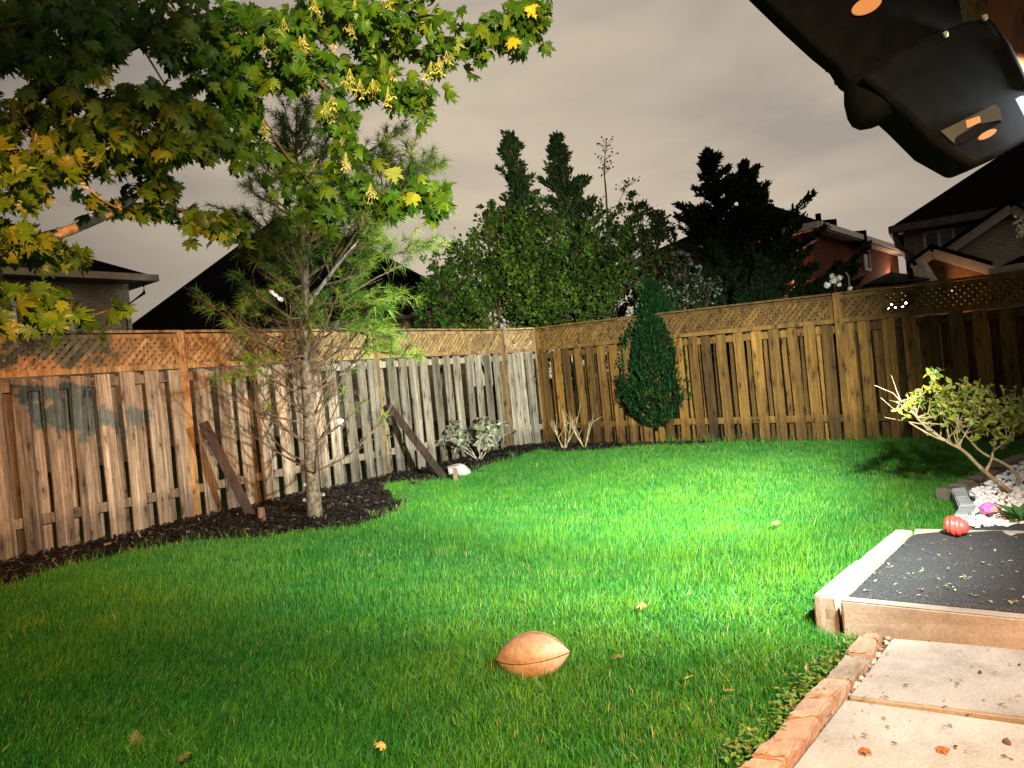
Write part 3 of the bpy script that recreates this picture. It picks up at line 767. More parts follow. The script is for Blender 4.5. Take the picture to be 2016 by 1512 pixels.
for k in range(300):   # loose shoots that break the outline
    f = R.uniform(.1, 1); a = R.uniform(0, 2*PI); r_ = cprof(f)
    p = CB+Vector((math.cos(a)*r_, math.sin(a)*r_, .16+f*(cedH-.16)))
    for j in range(4): sprays(T, [p+Vector((math.cos(a)*.02, math.sin(a)*.02, .04))*j], [Vector((math.cos(a)*.4, math.sin(a)*.4, 1))], .045, [(.008, .03, .006), (.012, .04, .008)])
T.build('foliage', M_dullleaf, ced)
for dx, dy, tx in ((0, 0, .02), (-.05, .03, -.22), (.05, -.02, .12), (-.02, -.04, -.1)):
    b = MB(); pth = smooth_path([CB+Vector((dx, dy, -.03)), CB+Vector((dx+tx*.4, dy, .25)), CB+Vector((dx+tx, dy, .9))], 4); b.tube(pth, [.032 if dx == 0 else .018, ]+[.02]*(len(pth)-1), 6, .08); b.build('stem', M_bark2, ced)

# ------------------------------------------------------------------ small light shining between the boards
M_bulb = emis('warm_bulb', (1.0, .62, .35), 60)
lp_ = A(670, 829, 8.45)
t = thing('fence_light', 'small bright warm light between two grey boards behind the pine twigs', 'light', lp_)
b = MB(); b.tube([lp_+Vector((0, 0, -.02)), lp_+Vector((0, 0, -.008)), lp_+Vector((0, 0, .008)), lp_+Vector((0, 0, .02))], [.016, .034, .034, .016], 10); b.build('bulb', M_bulb, t, True)
b = MB(); b.box(lp_+Vector((-.022, .012, -.05)), lp_+Vector((.022, .05, -.022))); b.build('lamp_base', M_dtrim, t)
pl = bpy.data.lights.new('fence_light_glow', 'POINT'); pl.energy = 26; pl.color = (1, .66, .45); pl.shadow_soft_size = .03
po = link(bpy.data.objects.new('fence_light_glow', pl)); po.location = lp_+Vector((-.03, -.13, .03))

# ================================================================== FOREGROUND: STEP, MAT, PAVING, EDGING
M_conc = simple('pale_concrete_edging', (.20, .175, .15), (.36, .325, .28), 14, .85, .2, .35, .006, det=6)
def concrete(name, c0, c1):
    M = MT(name); v = M.coords(); a = M.noise(v, 3, 6, .65); f = M.noise(v, 120, 2, .6)
    col = M.mix(.8, M.ramp(a, [(.3, c0), (.7, c1)]), M.ramp(f, [(.3, .75), (.6, 1.1)]), 'MULTIPLY')
    st = M.noise(v, 5, 6, .7, .1); col = M.mix(.6, col, M.ramp(st, [(.34, .62), (.52, 1.)]), 'MULTIPLY')
    M.bump(f, .25, .002); return M.fin(col, .8, .25)
M_slab = concrete('smooth_paver_concrete', (.17, .155, .135), (.27, .25, .22))
M_conc = concrete('rough_edging_concrete', (.16, .13, .10), (.29, .25, .205))
M_brk = []
for i, (c0, c1) in enumerate((((.17, .095, .06), (.34, .20, .13)), ((.15, .10, .07), (.30, .21, .15)), ((.13, .105, .08), (.27, .22, .17)))):
    M_brk.append(concrete('edging_brick_%s' % ('red', 'tan', 'grey')[i], c0, c1))
M_gblock = concrete('grey_block', (.22, .23, .24), (.36, .37, .38))
M_dblock = concrete('dark_block', (.05, .042, .032), (.13, .11, .085))  # darker concrete for the back row of edging blocks

def rough_block(name, quad, z0, z1, mat, parent, bev=.008, jit=.004, shrink=.004, cuts=3):
    """block from a ground quad; bevelled, subdivided and worn"""
    import bmesh
    c = sum((Vector((q[0], q[1], 0)) for q in quad), Vector())/4
    q2 = []
    for q in quad:
        d = Vector((q[0], q[1], 0))-c; q2.append(d*(1-shrink/max(d.length, .01)))
    bm = bmesh.new(); lo = [bm.verts.new((q.x, q.y, z0)) for q in q2]; hi = [bm.verts.new((q.x, q.y, z1+R.gauss(0, .0015))) for q in q2]
    bm.faces.new(lo[::-1]); bm.faces.new(hi)
    for i in range(4): bm.faces.new((lo[i], lo[(i+1) % 4], hi[(i+1) % 4], hi[i]))
    bmesh.ops.recalc_face_normals(bm, faces=bm.faces)
    bmesh.ops.bevel(bm, geom=bm.edges[:], offset=bev, segments=2, affect='EDGES')
    if cuts: bmesh.ops.subdivide_edges(bm, edges=[e for e in bm.edges if e.calc_length() > .05], cuts=cuts, use_grid_fill=True)
    for v in bm.verts:
        k = R.gauss(0, jit*.5); v.co += Vector((R.gauss(0, jit*.4), R.gauss(0, jit*.4), k*.6))
    me = bpy.data.meshes.new(name); bm.to_mesh(me); bm.free(); me.materials.append(mat)
    o = link(bpy.data.objects.new(name, me)); o.location = c-(Vector(parent.location) if parent else Vector()); o.parent = parent; return o
step = thing('raised_step', 'raised step platform framed with pale concrete edging beside the lawn', 'step', stepA)
XR = 3.1
fA = G(1647, 1180, SZ); fB = G(2016, 1217, SZ)        # outer top edge of front kerb
iA = G(1667, 1171, SZ); iB = G(2016, 1202, SZ)        # inner top edge
lA = stepA.copy(); lB = G(1641, 1176, SZ)
tL = G(1762, 1040, SZ); tR = G(1797, 1041, SZ)
lm_ = (lA.lerp(tL, .45), lB.lerp(tR, .45))
def ext(a, b, x):  t = (x-a.x)/(b.x-a.x); return a.lerp(b, t)
rough_block('edging_block', [lA, lB, lm_[1], lm_[0]], -.05, SZ, M_conc, step, .006, .003, .002)
rough_block('edging_block', [lm_[0], lm_[1], tR, tL], -.05, SZ-.004, M_conc, step, .006, .003, .002)
fd = (fB-fA).normalized(); fn_ = Vector((-fd.y, fd.x, 0))
f1 = fA.lerp(ext(fA, fB, XR), .62)
rough_block('edging_block', [fA+fd*.012, f1, f1+fn_*.062, fA+fd*.012+fn_*.062], -.05, SZ-.003, M_conc, step, .006, .003, .002)
rough_block('edging_block', [f1, ext(fA, fB, XR), ext(fA, fB, XR)+fn_*.062, f1+fn_*.062], -.05, SZ-.004, M_conc, step, .006, .003, .002)
bk1 = G(1799, 1040, SZ); bk2 = ext(G(1799, 1040, SZ), G(2016, 1044, SZ), 4.2)
bd_ = (bk2-bk1).normalized(); bn_ = Vector((bd_.y, -bd_.x, 0))
rough_block('edging_block', [bk1, bk1+bn_*.07, bk2+bn_*.07, bk2], -.05, SZ-.003, M_conc, step, .006, .003, .002)
# fill under the mat
b = MB(); b.prism([Vector((p.x, p.y, -.05)) for p in (iA, ext(iA, iB, XR), Vector((XR+.9, bk2.y-.08, 0)), G(1793, 1049, SZ))], (0, 0, SZ-.018+.05))
b.build('step_fill', M_conc, step)
# rubber mat with embossed flagstone relief and crumb texture
M = MT('black_crumb_rubber'); v = M.coords((1, 1, 1), False); f1_ = M.noise(v, 150, 3, .7); vo = M.n('ShaderNodeTexVoronoi', feature='F1'); vo.inputs['Scale'].default_value = 95; M.l(v, vo.inputs['Vector'])
col = M.ramp(f1_, [(.40, (.010, .010, .011)), (.58, (.028, .028, .030)), (.70, (.10, .10, .10))]); M.bump(f1_, 1.0, .006); M_rub = M.fin(col, .75, .3)
mc = [G(1669, 1169, SZ), ext(G(1669, 1169, SZ), G(2016, 1200, SZ), XR), None, G(1792, 1051, SZ)]; mc[2] = Vector((XR+.75, mc[3].y+.03, SZ))
mat_t = thing('rubber_mat', 'black textured rubber mat lying on the raised step', 'mat', Vector((mc[0].x, mc[0].y, SZ-.02)))
nU, nW = 60, 40; V = []
for j in range(nW):
    for i in range(nU):
        p = mc[0].lerp(mc[1], i/(nU-1)).lerp(mc[3].lerp(mc[2], i/(nU-1)), j/(nW-1))
        u, v_ = i/(nU-1), j/(nW-1)
        edge = min(u, 1-u, v_, 1-v_)
        groove = -.009 if (i % 8 == 0 or (j+3*(i//8)) % 10 == 0) else 0
        z = SZ-.004+groove+R.gauss(0, .0008)+(.002 if edge > .03 else 0)
        V.append((p.x+R.gauss(0, .001), p.y+R.gauss(0, .001), z))
V = V+[(x, y, z-.012) for x, y, z in V[:nU]]
Fc = [(j*nU+i, j*nU+i+1, (j+1)*nU+i+1, (j+1)*nU+i) for j in range(nW-1) for i in range(nU-1)]+[(nU*nW+i, nU*nW+i+1, i+1, i) for i in range(nU-1)]
npmesh('mat_sheet', V, Fc, M_rub, parent=mat_t)
# paving slabs
pv = bpy.data.objects.new('paving', None); link(pv); pv.location = G(1756, 1254); tag(pv, kind='structure')
sA = G(1756, 1256, .02); sB = G(1670, 1371, .02); sC = ext(sB, G(2016, 1414, .02), 2.6); sD = ext(sA, G(2016, 1277, .02), 2.6)
o = rough_block('paving_slab', [sA, sB, sC, sD], -.05, .022, M_slab, pv, .006, .0015, .002, 2)
uA = G(1662, 1377, .02); uB = G(1557, 1514, .02); uB = uA+(uB-uA)*1.5; uD = ext(uA, G(2016, 1426, .02), 2.6); uC = uB+(uD-uA)
rough_block('paving_slab', [uA, uB, uC, uD], -.05, .022, M_slab, pv, .006, .0015, .002, 2)
b = MB(); b.add([(p.x, p.y, -.012) for p in (Vector((.1, .6, 0)), Vector((3.2, .4, 0)), Vector((3.2, 3.3, 0)), G(1700, 1246), G(1650, 1290))], [(0, 1, 2, 3, 4)])
b.build('paving_bed', M_dirt, pv)
# brick edging
be = thing('brick_edging', 'single row of worn small bricks dividing lawn from paving', 'edging', G(1650, 1300))
Lpx_ = [(1700, 1243), (1687, 1253), (1659, 1284), (1639, 1309), (1620, 1334), (1578, 1371), (1546, 1407), (1507, 1454), (1473, 1488), (1452, 1509)]
Rpx_ = [(1741, 1240), (1733, 1256), (1724, 1287), (1702, 1312), (1682, 1336), (1651, 1371), (1623, 1403), (1594, 1450), (1557, 1495), (1520, 1526)]
LB = [G(x, y, .045) for x, y in Lpx_]; RB = [G(x, y, .045) for x, y in Rpx_]
LB += [LB[-1]+(LB[-1]-LB[-2])*k*1.2 for k in (1, 2, 3, 4)]; RB += [RB[-1]+(RB[-1]-RB[-2])*k for k in (1, 2, 3, 4)]
for i in range(len(LB)-1):
    mt = M_brk[0] if i in (0, 6, 7, 8, 9, 10, 11, 12) else (M_brk[1] if i in (1, 4, 5) else M_brk[2])
    q = [LB[i], LB[i+1], RB[i+1].lerp(LB[i+1], .10), RB[i].lerp(LB[i], .10)]
    rough_block('brick', q, -.05, .045+R.gauss(0, .004), mt, be, .007, .005, .005, 3)
# pebbles between brick row and slab, white gravel, all real stones
def pebble_mesh(name, mat, seed, flat=.55):
    import bmesh
    bm = bmesh.new(); bmesh.ops.create_icosphere(bm, subdivisions=1, radius=1); rr = random.Random(seed)
    for v in bm.verts: v.co = Vector((v.co.x*rr.uniform(.85, 1.15), v.co.y*rr.uniform(.6, .85), v.co.z*flat*rr.uniform(.8, 1.15)))
    me = bpy.data.meshes.new(name); bm.to_mesh(me); bm.free(); me.materials.append(mat); me.shade_smooth(); return me
def stones(name, P, n, size, zf, cols, parent, label=None, nparts=0, mats=None, zj=.012):
    P2 = [(p[0], p[1]) for p in P]; x0, x1 = min(p[0] for p in P2), max(p[0] for p in P2); y0, y1 = min(p[1] for p in P2), max(p[1] for p in P2)
    X = N.uniform(x0, x1, n); Y = N.uniform(y0, y1, n); k = inside(P2, X, Y); X = X[k]; Y = Y[k]
    pm = pebble_mesh('p', mats, 3); vs = np.array([v.co for v in pm.vertices]); fs = np.array([list(p.vertices) for p in pm.polygons]); bpy.data.meshes.remove(pm)
    n = len(X); SZs = N.uniform(size[0], size[1], n); a = N.uniform(0, 2*PI, n); tl = N.normal(0, .35, n); ca, sa = np.cos(a), np.sin(a); ct, st = np.cos(tl), np.sin(tl)
    jit = 1+N.normal(0, .10, (n, len(vs), 3)); v = vs[None]*jit*SZs[:, None, None]
    x = v[..., 0]*ct[:, None]-v[..., 2]*st[:, None]; z = v[..., 0]*st[:, None]+v[..., 2]*ct[:, None]; y = v[..., 1]
    XX = x*ca[:, None]-y*sa[:, None]+X[:, None]; YY = x*sa[:, None]+y*ca[:, None]+Y[:, None]; ZZ = z+zf+N.uniform(-zj, zj, n)[:, None]
    V = np.stack([XX, YY, ZZ], -1).reshape(-1, 3); Fc = (np.arange(n)[:, None, None]*len(vs)+fs[None]).reshape(-1, 3)
    C = np.repeat(np.array(cols)[N.integers(0, len(cols), n)]*N.uniform(.8, 1.15, (n, 1)), len(vs), 0)
    return tag(npmesh(name, V, Fc, mats, C, parent, True), label, kind='stuff')
M_stone = MT('tinted_pebbles'); at_ = M_stone.n('ShaderNodeAttribute', attribute_name='tint'); M_stone = M_stone.fin(at_.outputs['Color'], .7, .3)
gapP = RB[:10]+[G(1560, 1530), G(1668, 1377), G(1757, 1250)]
stones('pebble_strip', gapP, 3600, (.006, .017), .004, [(.20, .15, .11), (.30, .24, .18), (.14, .10, .075), (.36, .30, .24)], None, 'small brown pebbles packed between brick row and paving slabs', mats=M_stone)
# grey block edging round the white gravel
ge = thing('block_edging', 'low curved edging of grey blocks round the white gravel', 'edging', edgeL[2])
Lp = [(1862, 1040), (1876, 1014), (1887, 996), (1880, 979), (1871, 962)]; Rp = [(1908, 1040), (1909, 1013), (1921, 994), (1908, 976), (1900, 957)]
for i in range(4):
    q = [G(*Lp[i], .10), G(*Lp[i+1], .10), G(*Rp[i+1], .10), G(*Rp[i], .10)]; rough_block('edging_block', q, -.03, .10, M_gblock, ge, .008, .003, .004, 2)
Fp = [(1873, 963), (1903, 957), (1925, 950), (1950, 940), (1972, 926), (1992, 912), (2014, 902), (2045, 892), (2090, 880)]
for i in range(len(Fp)-1):
    a = G(*Fp[i], .10); c = G(*Fp[i+1], .10); d = (c-a).normalized(); n_ = Vector((-d.y, d.x, 0))*.13
    rough_block('edging_block', [a, c, c+n_, a+n_], -.03, .105+R.gauss(0, .006), M_dblock, ge, .010, .006, .003, 2)
gb = bpy.data.objects.new('gravel_bed', None); link(gb); gb.location = G(1960, 1000); tag(gb, kind='structure')
GP = [G(x, y, .05) for x, y in ((1904, 1042), (1912, 1014), (1922, 996), (1912, 978), (1903, 962), (1925, 956), (1952, 945), (1975, 930), (1995, 915), (2020, 905), (2100, 884))]+[Vector((6.6, 6.0, .05)), Vector((5.5, 4.15, .05)), Vector((3.6, bk2.y+.02, .05))]
b = MB(); b.add([(p.x, p.y, .035) for p in GP], [tuple(range(len(GP)))]); b.build('gravel_base', M_dirt, gb)
stones('pebble_layer', GP, 11000, (.013, .026), .058, [(.62, .60, .60), (.72, .70, .70), (.50, .49, .50), (.76, .76, .78), (.66, .62, .58)], gb, mats=M_stone)
M_peb = simple('white_pebble', (.55, .53, .53), (.78, .77, .77), 9, .6, .3, .1)
pms = [pebble_mesh('pebble', M_peb, s) for s in range(6)]
GP2 = [(p[0], p[1]) for p in GP]
k = 0
while k < 260:
    px, py = R.uniform(1905, 2020), R.uniform(905, 1045); p = G(px, py, .05)
    if not inside(GP2, np.array([p.x]), np.array([p.y]))[0]: continue
    s_ = R.uniform(.020, .034); inst('pebble', R.choice(pms), gb, (p.x, p.y, .070+R.uniform(0, .014)), (R.gauss(0, .25), R.gauss(0, .25), R.uniform(0, 6.28)), (s_, s_, s_*.9)); k += 1

# ------------------------------------------------------------------ yellow green bush on the gravel
BB = G(1992, 972, .05)
bush = thing('leaning_bush', 'yellow green small leaved bush leaning left over the white gravel', 'bush', BB)
def bp(px, py, dd=0): return A(px, py, BB.y+dd)
def stem(pts, r0, r1, n=6):
    P = smooth_path(pts, 4); b = MB(); b.tube(P, [r0+(r1-r0)*i/(len(P)-1) for i in range(len(P))], n, .05); b.build('stem', M_twig, bush, True); return P
main = stem([BB, bp(1935, 925), bp(1897, 888), bp(1862, 868), bp(1822, 840), bp(1790, 806), bp(1764, 792)], .016, .0025)
sec = stem([BB+Vector((.06, .05, 0)), bp(2003, 935, .05), bp(1975, 912, .1), bp(1935, 892, .1), bp(1905, 862, .08), bp(1880, 828, .05)], .014, .004)
t3 = stem([bp(1940, 930), bp(1952, 905), bp(1958, 885, .05), bp(1990, 868, .1), bp(2000, 840, .1)], .010, .004)
t4 = stem([bp(1862, 868), bp(1836, 858), bp(1800, 838), bp(1779, 822)], .009, .003)
ends = [(1838, 728, 0), (1846, 740, -.1), (1872, 752, .1), (1890, 755, -.1), (1900, 748, .05), (1930, 745, .1), (1935, 762, -.1), (1802, 770, 0), (1825, 765, .1), (1790, 795, -.1), (1845, 775, .15), (1870, 790, -.15), (1905, 790, .1), (1950, 770, .2), (1975, 785, 0), (2000, 772, .1), (2012, 765, 0), (1985, 800, -.1), (1960, 810, .1), (1930, 815, -.1), (1900, 825, .15), (1870, 815, -.1), (1835, 812, .1), (1998, 820, .1), (2005, 840, .05), (1960, 845, -.1), (1925, 850, .1), (1940, 830, 0), (1885, 845, .1), (1975, 865, 0), (1850, 795, 0), (1920, 775, 0), (1860, 765, 0), (1990, 790, .2), (1905, 770, -.1), (1880, 775, .2), (1945, 790, .1), (2010, 800, -.1)]
lmesh = []
M_bl = leafmat('bush_leaf', .3, .45, False, (.25, .32, .045), .3)
for s in range(3):
    b = MB(); q = [Vector((x, y, -.12*y*y+abs(x)*.25)) for x, y in LEAFV]; b.add(q+[Vector((0, .5, -.06))], [(6, i, (i+1) % 6) for i in range(6)]); me = b.mesh('leaf', M_bl, True); lmesh.append(me)
TL = Tri(); nleaf = 0
def put_leaf(p, d, nrm, L):
    global nleaf
    d = d.normalized(); s = d.cross(nrm).normalized(); n_ = s.cross(d)
    Mx = Matrix((s, d, n_)).transposed()
    if nleaf < 290:
        o = inst('leaf', R.choice(lmesh), bush, p, Mx.to_euler(), (L*1.25, L, L)); nleaf += 1
    else: leaf_tris(TL, p, d, nrm, L, random.Random(nleaf).choice([(.26, .31, .03), (.17, .25, .025), (.34, .32, .05)]), 1.2); nleaf += 1
for (ex_, ey_, dd) in ends:
    e = bp(ex_, ey_, dd); src = min(main[8:]+sec[4:]+t3[6:], key=lambda q: (q-e).length+R.uniform(0, .25))
    mid = src.lerp(e, .5)+Vector((R.gauss(0, .03), R.gauss(0, .02), -.04)); P = smooth_path([src, mid, e], 4)
    b = MB(); b.tube(P, [.0055-.004*i/(len(P)-1) for i in range(len(P))], 4)
    for k in range(4):
        q = lerp_list(P, R.uniform(.35, .9)); d = ((e-mid).normalized()+rv(.5)).normalized(); l_ = R.uniform(.05, .13); tp = q+d*l_; b.tube([q, tp], [.0028, .0015], 4)
        for j in range(5): put_leaf(q.lerp(tp, .35+.16*j), (d*.4+rv(.7)+Vector((0, 0, .1))), (Vector((0, -.3, 1))+rv(.35)).normalized(), R.uniform(.030, .050))
    for j in range(9): put_leaf(lerp_list(P, R.uniform(.45, 1)), ((e-mid).normalized()*.4+rv(.7)), (Vector((0, -.3, 1))+rv(.35)).normalized(), R.uniform(.030, .052))
    b.build('twig', M_twig, bush, fixn=False)
for k in range(26):
    q = lerp_list(main, R.uniform(.35, .95)); e = q+Vector((R.gauss(-.03, .09), R.gauss(0, .08), R.uniform(.05, .25))); b = MB(); b.tube([q, q.lerp(e, .5)+rv(.012), e], [.004, .003, .0015], 4); b.build('twig', M_twig, bush, fixn=False)
TL.build('foliage', M_tint, bush)
# broad green plant at the frame edge
gpl = G(2018, 1030, .06); T = Tri()
pt = thing('broadleaf_plant', 'leafy green low plant growing in white gravel at the right edge', 'plant', gpl)
for k in range(26):
    a = 2*PI*k/26*3.1; el = R.uniform(.15, 1.1); d = Vector((math.cos(a)*math.cos(el), math.sin(a)*math.cos(el), math.sin(el))); leaf_tris(T, gpl+d*.015, d, Vector((0, 0, 1)), R.uniform(.09, .17), R.choice([(.05, .15, .03), (.08, .18, .04), (.12, .16, .06)]), .75)
T.build('foliage', M_tint, pt)

# ------------------------------------------------------------------ toys
M_red = simple('glossy_red_rubber', (.62, .035, .03), (.75, .06, .05), 6, .32, .5, .05, rnd=False)
c0 = G(1862, 1052, SZ); c1 = G(1908, 1055, SZ); Lr = (c1-c0).length
rt = thing('dog_toy', 'red ribbed rubber chew toy lying on the back edge of the black mat', 'toy', c0.lerp(c1, .5))
b = MB(); n = 40; pr = []
for i in range(n+1):
    f = i/n; x = f*Lr; env = .058*math.sin(PI*min(1, f*.92+.04))**.42*(1-.28*f)
    r_ = env*(1-.13*abs(math.cos(f*PI*4.0))**6*(1 if .12 < f < .95 else 0)); pr.append((x, max(r_, .002)))
d = (c1-c0).normalized(); axis0 = c0+Vector((0, 0, .052))
vs = []; fs = []
for i, (x, r_) in enumerate(pr):
    s_ = Vector((-d.y, d.x, 0))
    for j in range(28):
        a = 2*PI*j/28; vs.append(axis0+d*x+s_*math.cos(a)*r_+Vector((0, 0, math.sin(a)*r_-.010*x/Lr)))
for i in range(n):
    for j in range(28): fs.append((i*28+j, i*28+(j+1) % 28, (i+1)*28+(j+1) % 28, (i+1)*28+j))
fs.append(tuple(range(28))[::-1]); fs.append(tuple(n*28+j for j in range(28)))
b.add(vs, fs); b.build('body', M_red, rt, True)
M_pink = MT('pink_painted_stone'); v = M_pink.coords((1, 1, 1), False); f = M_pink.noise(v, 14, 3)
M_pink = M_pink.fin(M_pink.ramp(f, [(.3, (.55, .09, .36)), (.52, (.66, .16, .45)), (.60, (.62, .42, .22))]), .4, .4)
pp = G(1949, 1018, .07)
o = tag(rock('painted_stone', pp+Vector((0, 0, .045)), .075, (1.15, .6, .55), M_pink, 12), 'magenta painted stone with a yellow patch on the white gravel', 'stone')
o.rotation_euler = (.1, -.1, .35)

# ------------------------------------------------------------------ football
M = MT('worn_tan_leather'); v = M.coords((1, 1, 1), False); f = M.noise(v, 9, 5, .6); g = M.n('ShaderNodeTexVoronoi', feature='F1'); g.inputs['Scale'].default_value = 190; M.l(v, g.inputs['Vector'])
col = M.mix(.6, M.ramp(f, [(.3, (.24, .13, .07)), (.55, (.34, .21, .13)), (.72, (.42, .31, .22))]), M.ramp(M.noise(v, 40, 3, .7), [(.35, .6), (.55, 1.1)]), 'MULTIPLY')
M.bump(g.outputs['Distance'], .35, .002); M_lea = M.fin(col, .5, .4)
M_seam = simple('dark_leather_seam', (.05, .022, .012), (.09, .04, .02), 30, .7, .2, .2, rnd=False)
bl_, br_ = A(977, 1316, 2.80), A(1124, 1300, 2.74); fc = (bl_+br_)/2; hl = (br_-bl_).length/2
fd_ = (br_-bl_).normalized(); fz = (Vector((0, 0, 1))-fd_*fd_.z).normalized(); fy = fz.cross(fd_).normalized()
fc.z = max(fc.z, .085); fb = thing('football', 'tan leather football lying in the grass near the camera', 'ball', (fc.x, fc.y, .0))
rmax = .088; vs = []; fs = []; n = 44; mseg = 64
def frad(x): return rmax*math.cos(x*PI/2)**.93*(1-.04*(1-abs(x)))*1.0 if abs(x) < 1 else .0
def fr_(x):  # prolate with pointed ends: arc profile
    return max(rmax*(1-abs(x)**2.15)**.90, .0015)
for i in range(n+1):
    x = -1+2*i/n; x = math.sin(x*PI/2); r_ = fr_(x)
    for j in range(mseg):
        a = 2*PI*j/mseg; gr = 1.
        # four seams as grooves
        for s in range(4):
            da = abs((a-(math.radians(3)+s*PI/2)+PI) % (2*PI)-PI)
            gr -= .045*math.exp(-(da/.05)**2)
        vs.append(fc+fd_*x*hl+(fy*math.cos(a)*-1+fz*math.sin(a))*r_*gr)
for i in range(n):
    for j in range(mseg): fs.append((i*mseg+j, i*mseg+(j+1) % mseg, (i+1)*mseg+(j+1) % mseg, (i+1)*mseg+j))
fs.append(tuple(range(mseg))[::-1]); fs.append(tuple(n*mseg+j for j in range(mseg)))
b = MB(); b.add(vs, fs); b.build('leather_panel', M_lea, fb, True)
for s in range(4):
    a = math.radians(3)+s*PI/2
    P = [fc+fd_*math.sin((-1+2*i/30)*PI/2)*hl+(fy*math.cos(a)*-1+fz*math.sin(a))*fr_(math.sin((-1+2*i/30)*PI/2))*.968 for i in range(1, 30)]
    b = MB(); b.tube(P, .0022, 5); b.build('seam', M_seam, fb, True)
a = math.radians(3+180)
for k in range(-4, 5):
    x = k*.07; r_ = fr_(x)*1.005; P = [fc+fd_*x*hl+(fy*math.cos(a+q)*-1+fz*math.sin(a+q))*r_ for q in (-.14, 0, .14)]
    b = MB(); b.tube(P, .0028, 5); b.build('lace', M_white, fb, True)
# fallen leaves and litter
M_dry = leafmat('fallen_leaf', .2, .6, False, (.26, .20, .06), .2)
def mapleaf_mesh(name, mat, curl=.2, seed=0, size=1.):
    half = [(0, 0), (.10, .02), (.30, -.10), (.22, .05), (.50, .02), (.42, .14), (.62, .26), (.40, .30), (.46, .42), (.30, .40), (.56, .58), (.46, .64), (.52, .80), (.36, .72), (.22, .60), (.16, .62), (.20, .82), (.10, .80), (0, 1.05)]
    rr = random.Random(seed); pts = half+[(-x, y) for x, y in half[1:-1][::-1]]
    v = [Vector((x*(1+rr.gauss(0, .05)), y, 0)) for x, y in pts]
    cx_ = Vector((0, .38, 0)); v.append(cx_)
    for q in v: q.z = -curl*((q.x)**2*1.4+(q.y-.3)**2*.9)+rr.gauss(0, .015)+.10*abs(q.x)*(-1 if seed % 2 else 1)
    n = len(pts); b = MB(); b.add(v, [(n, i, (i+1) % n) for i in range(n)]); me = b.mesh(name, mat, False); return me, np.array([tuple(q) for q in v]), np.array([(n, i, (i+1) % n) for i in range(n)])
flm = [mapleaf_mesh('fallen_leaf', M_dry, .35, s)[0] for s in range(4)]
M_dryb = leafmat('brown_fallen_leaf', .1, .7, False, (.09, .06, .03), .1)
flb = [mapleaf_mesh('fallen_leaf', M_dryb, .9, s)[0] for s in (21, 22)]
def fallen(px, py, L, z, lab, mat=None):
    p = G(px, py, z); o = inst('fallen_leaf', R.choice(flb if px > 1600 else flm), None, p+Vector((0, 0, .012)), (R.gauss(0, .3), R.gauss(0, .3), R.uniform(0, 6.28)), (L, L, L)); tag(o, lab, 'leaf')
fallen(262, 1450, .075, .05, 'yellow fallen leaf in the dark grass at the bottom left')
fallen(1362, 1337, .04, .055, 'small yellow leaf in the grass between football and brick row')
fallen(1217, 1300, .04, .06, 'small yellow leaf in the grass just right of the football')
fallen(1438, 1366, .035, .055, 'tiny yellow scrap of leaf in the grass left of the tan bricks')
fallen(757, 1470, .03, .06, 'pale small leaf low in the grass at bottom centre')
fallen(1535, 1032, .06, .07, 'pale dry leaf on the bright lawn left of the step')
fallen(352, 1500, .04, .06, 'reddish small leaf in the grass at the bottom left edge')
fallen(1270, 1192, .05, .07, 'curled pale leaf on the lawn halfway between football and step')
fallen(1868, 1481, .034, .024, 'curled brown leaf on the near slab below the slab joint')
fallen(1700, 1478, .030, .024, 'dry tan leaf on the near slab beside the brick row')
fallen(1985, 1462, .030, .024, 'pale narrow leaf on the near slab by the right edge')
def litter(name, P, n, size, z, cols, label):
    T = Tri(); P2 = [(p[0], p[1]) for p in P]; c = 0
    while c < n:
        px, py = R.uniform(1430, 2030), R.uniform(1040, 1520); p = G(px, py, z)
        if not inside(P2, np.array([p.x]), np.array([p.y]))[0]: continue
        c += 1
        for q in range(R.choice((1, 1, 2, 3))):
            pq = p+Vector((R.gauss(0, .012), R.gauss(0, .012), .004)); a = R.uniform(0, 6.28); d = Vector((math.cos(a), math.sin(a), R.gauss(0, .2)))
            leaf_tris(T, pq, d, Vector((0, 0, 1)), R.uniform(*size), tuple(v*R.uniform(.5, 1.2) for v in R.choice(cols)), R.uniform(.4, 1.))
    o = npmesh(name, np.array(T.v), np.arange(len(T.v)).reshape(-1, 3), M_dullleaf, np.array(T.c)); tag(o, label, kind='stuff')
litter('mat_litter', mc, 70, (.008, .026), SZ+.001, [(.42, .42, .20), (.30, .30, .14), (.40, .34, .22), (.16, .12, .07)], 'dry petals and seed wings scattered on the black mat')
litter('slab_litter', [sA, sB, uA, uB, uC, uD, sD], 46, (.006, .022), .024, [(.10, .06, .03), (.16, .11, .05), (.05, .03, .02), (.28, .24, .10)], 'dark crumbs and dry leaf bits scattered on the paving slabs')
# low weeds along the brick row
T = Tri()
for k in range(130):
    f = R.random()**.6*.9; q = lerp_list(LB[:10], f); p = Vector((q.x-abs(R.gauss(0, .032))-.01, q.y+R.gauss(.01, .03), .0)); s_ = R.uniform(.012, .025)
    for j in range(4): leaf_tris(T, p+Vector((R.gauss(0, .012), R.gauss(0, .012), R.uniform(.01, .055))), Vector((R.gauss(0, 1), R.gauss(0, 1), .4)), Vector((0, 0, 1)), s_, tuple(v*R.uniform(.6, 1.2) for v in R.choice([(.07, .16, .02), (.11, .19, .03), (.16, .17, .03)])), 1.1)
tag(npmesh('clover_weeds', np.array(T.v), np.arange(len(T.v)).reshape(-1, 3), M_tint, np.array(T.c)), 'small leaved yellowish weeds creeping along the brick row', kind='stuff')

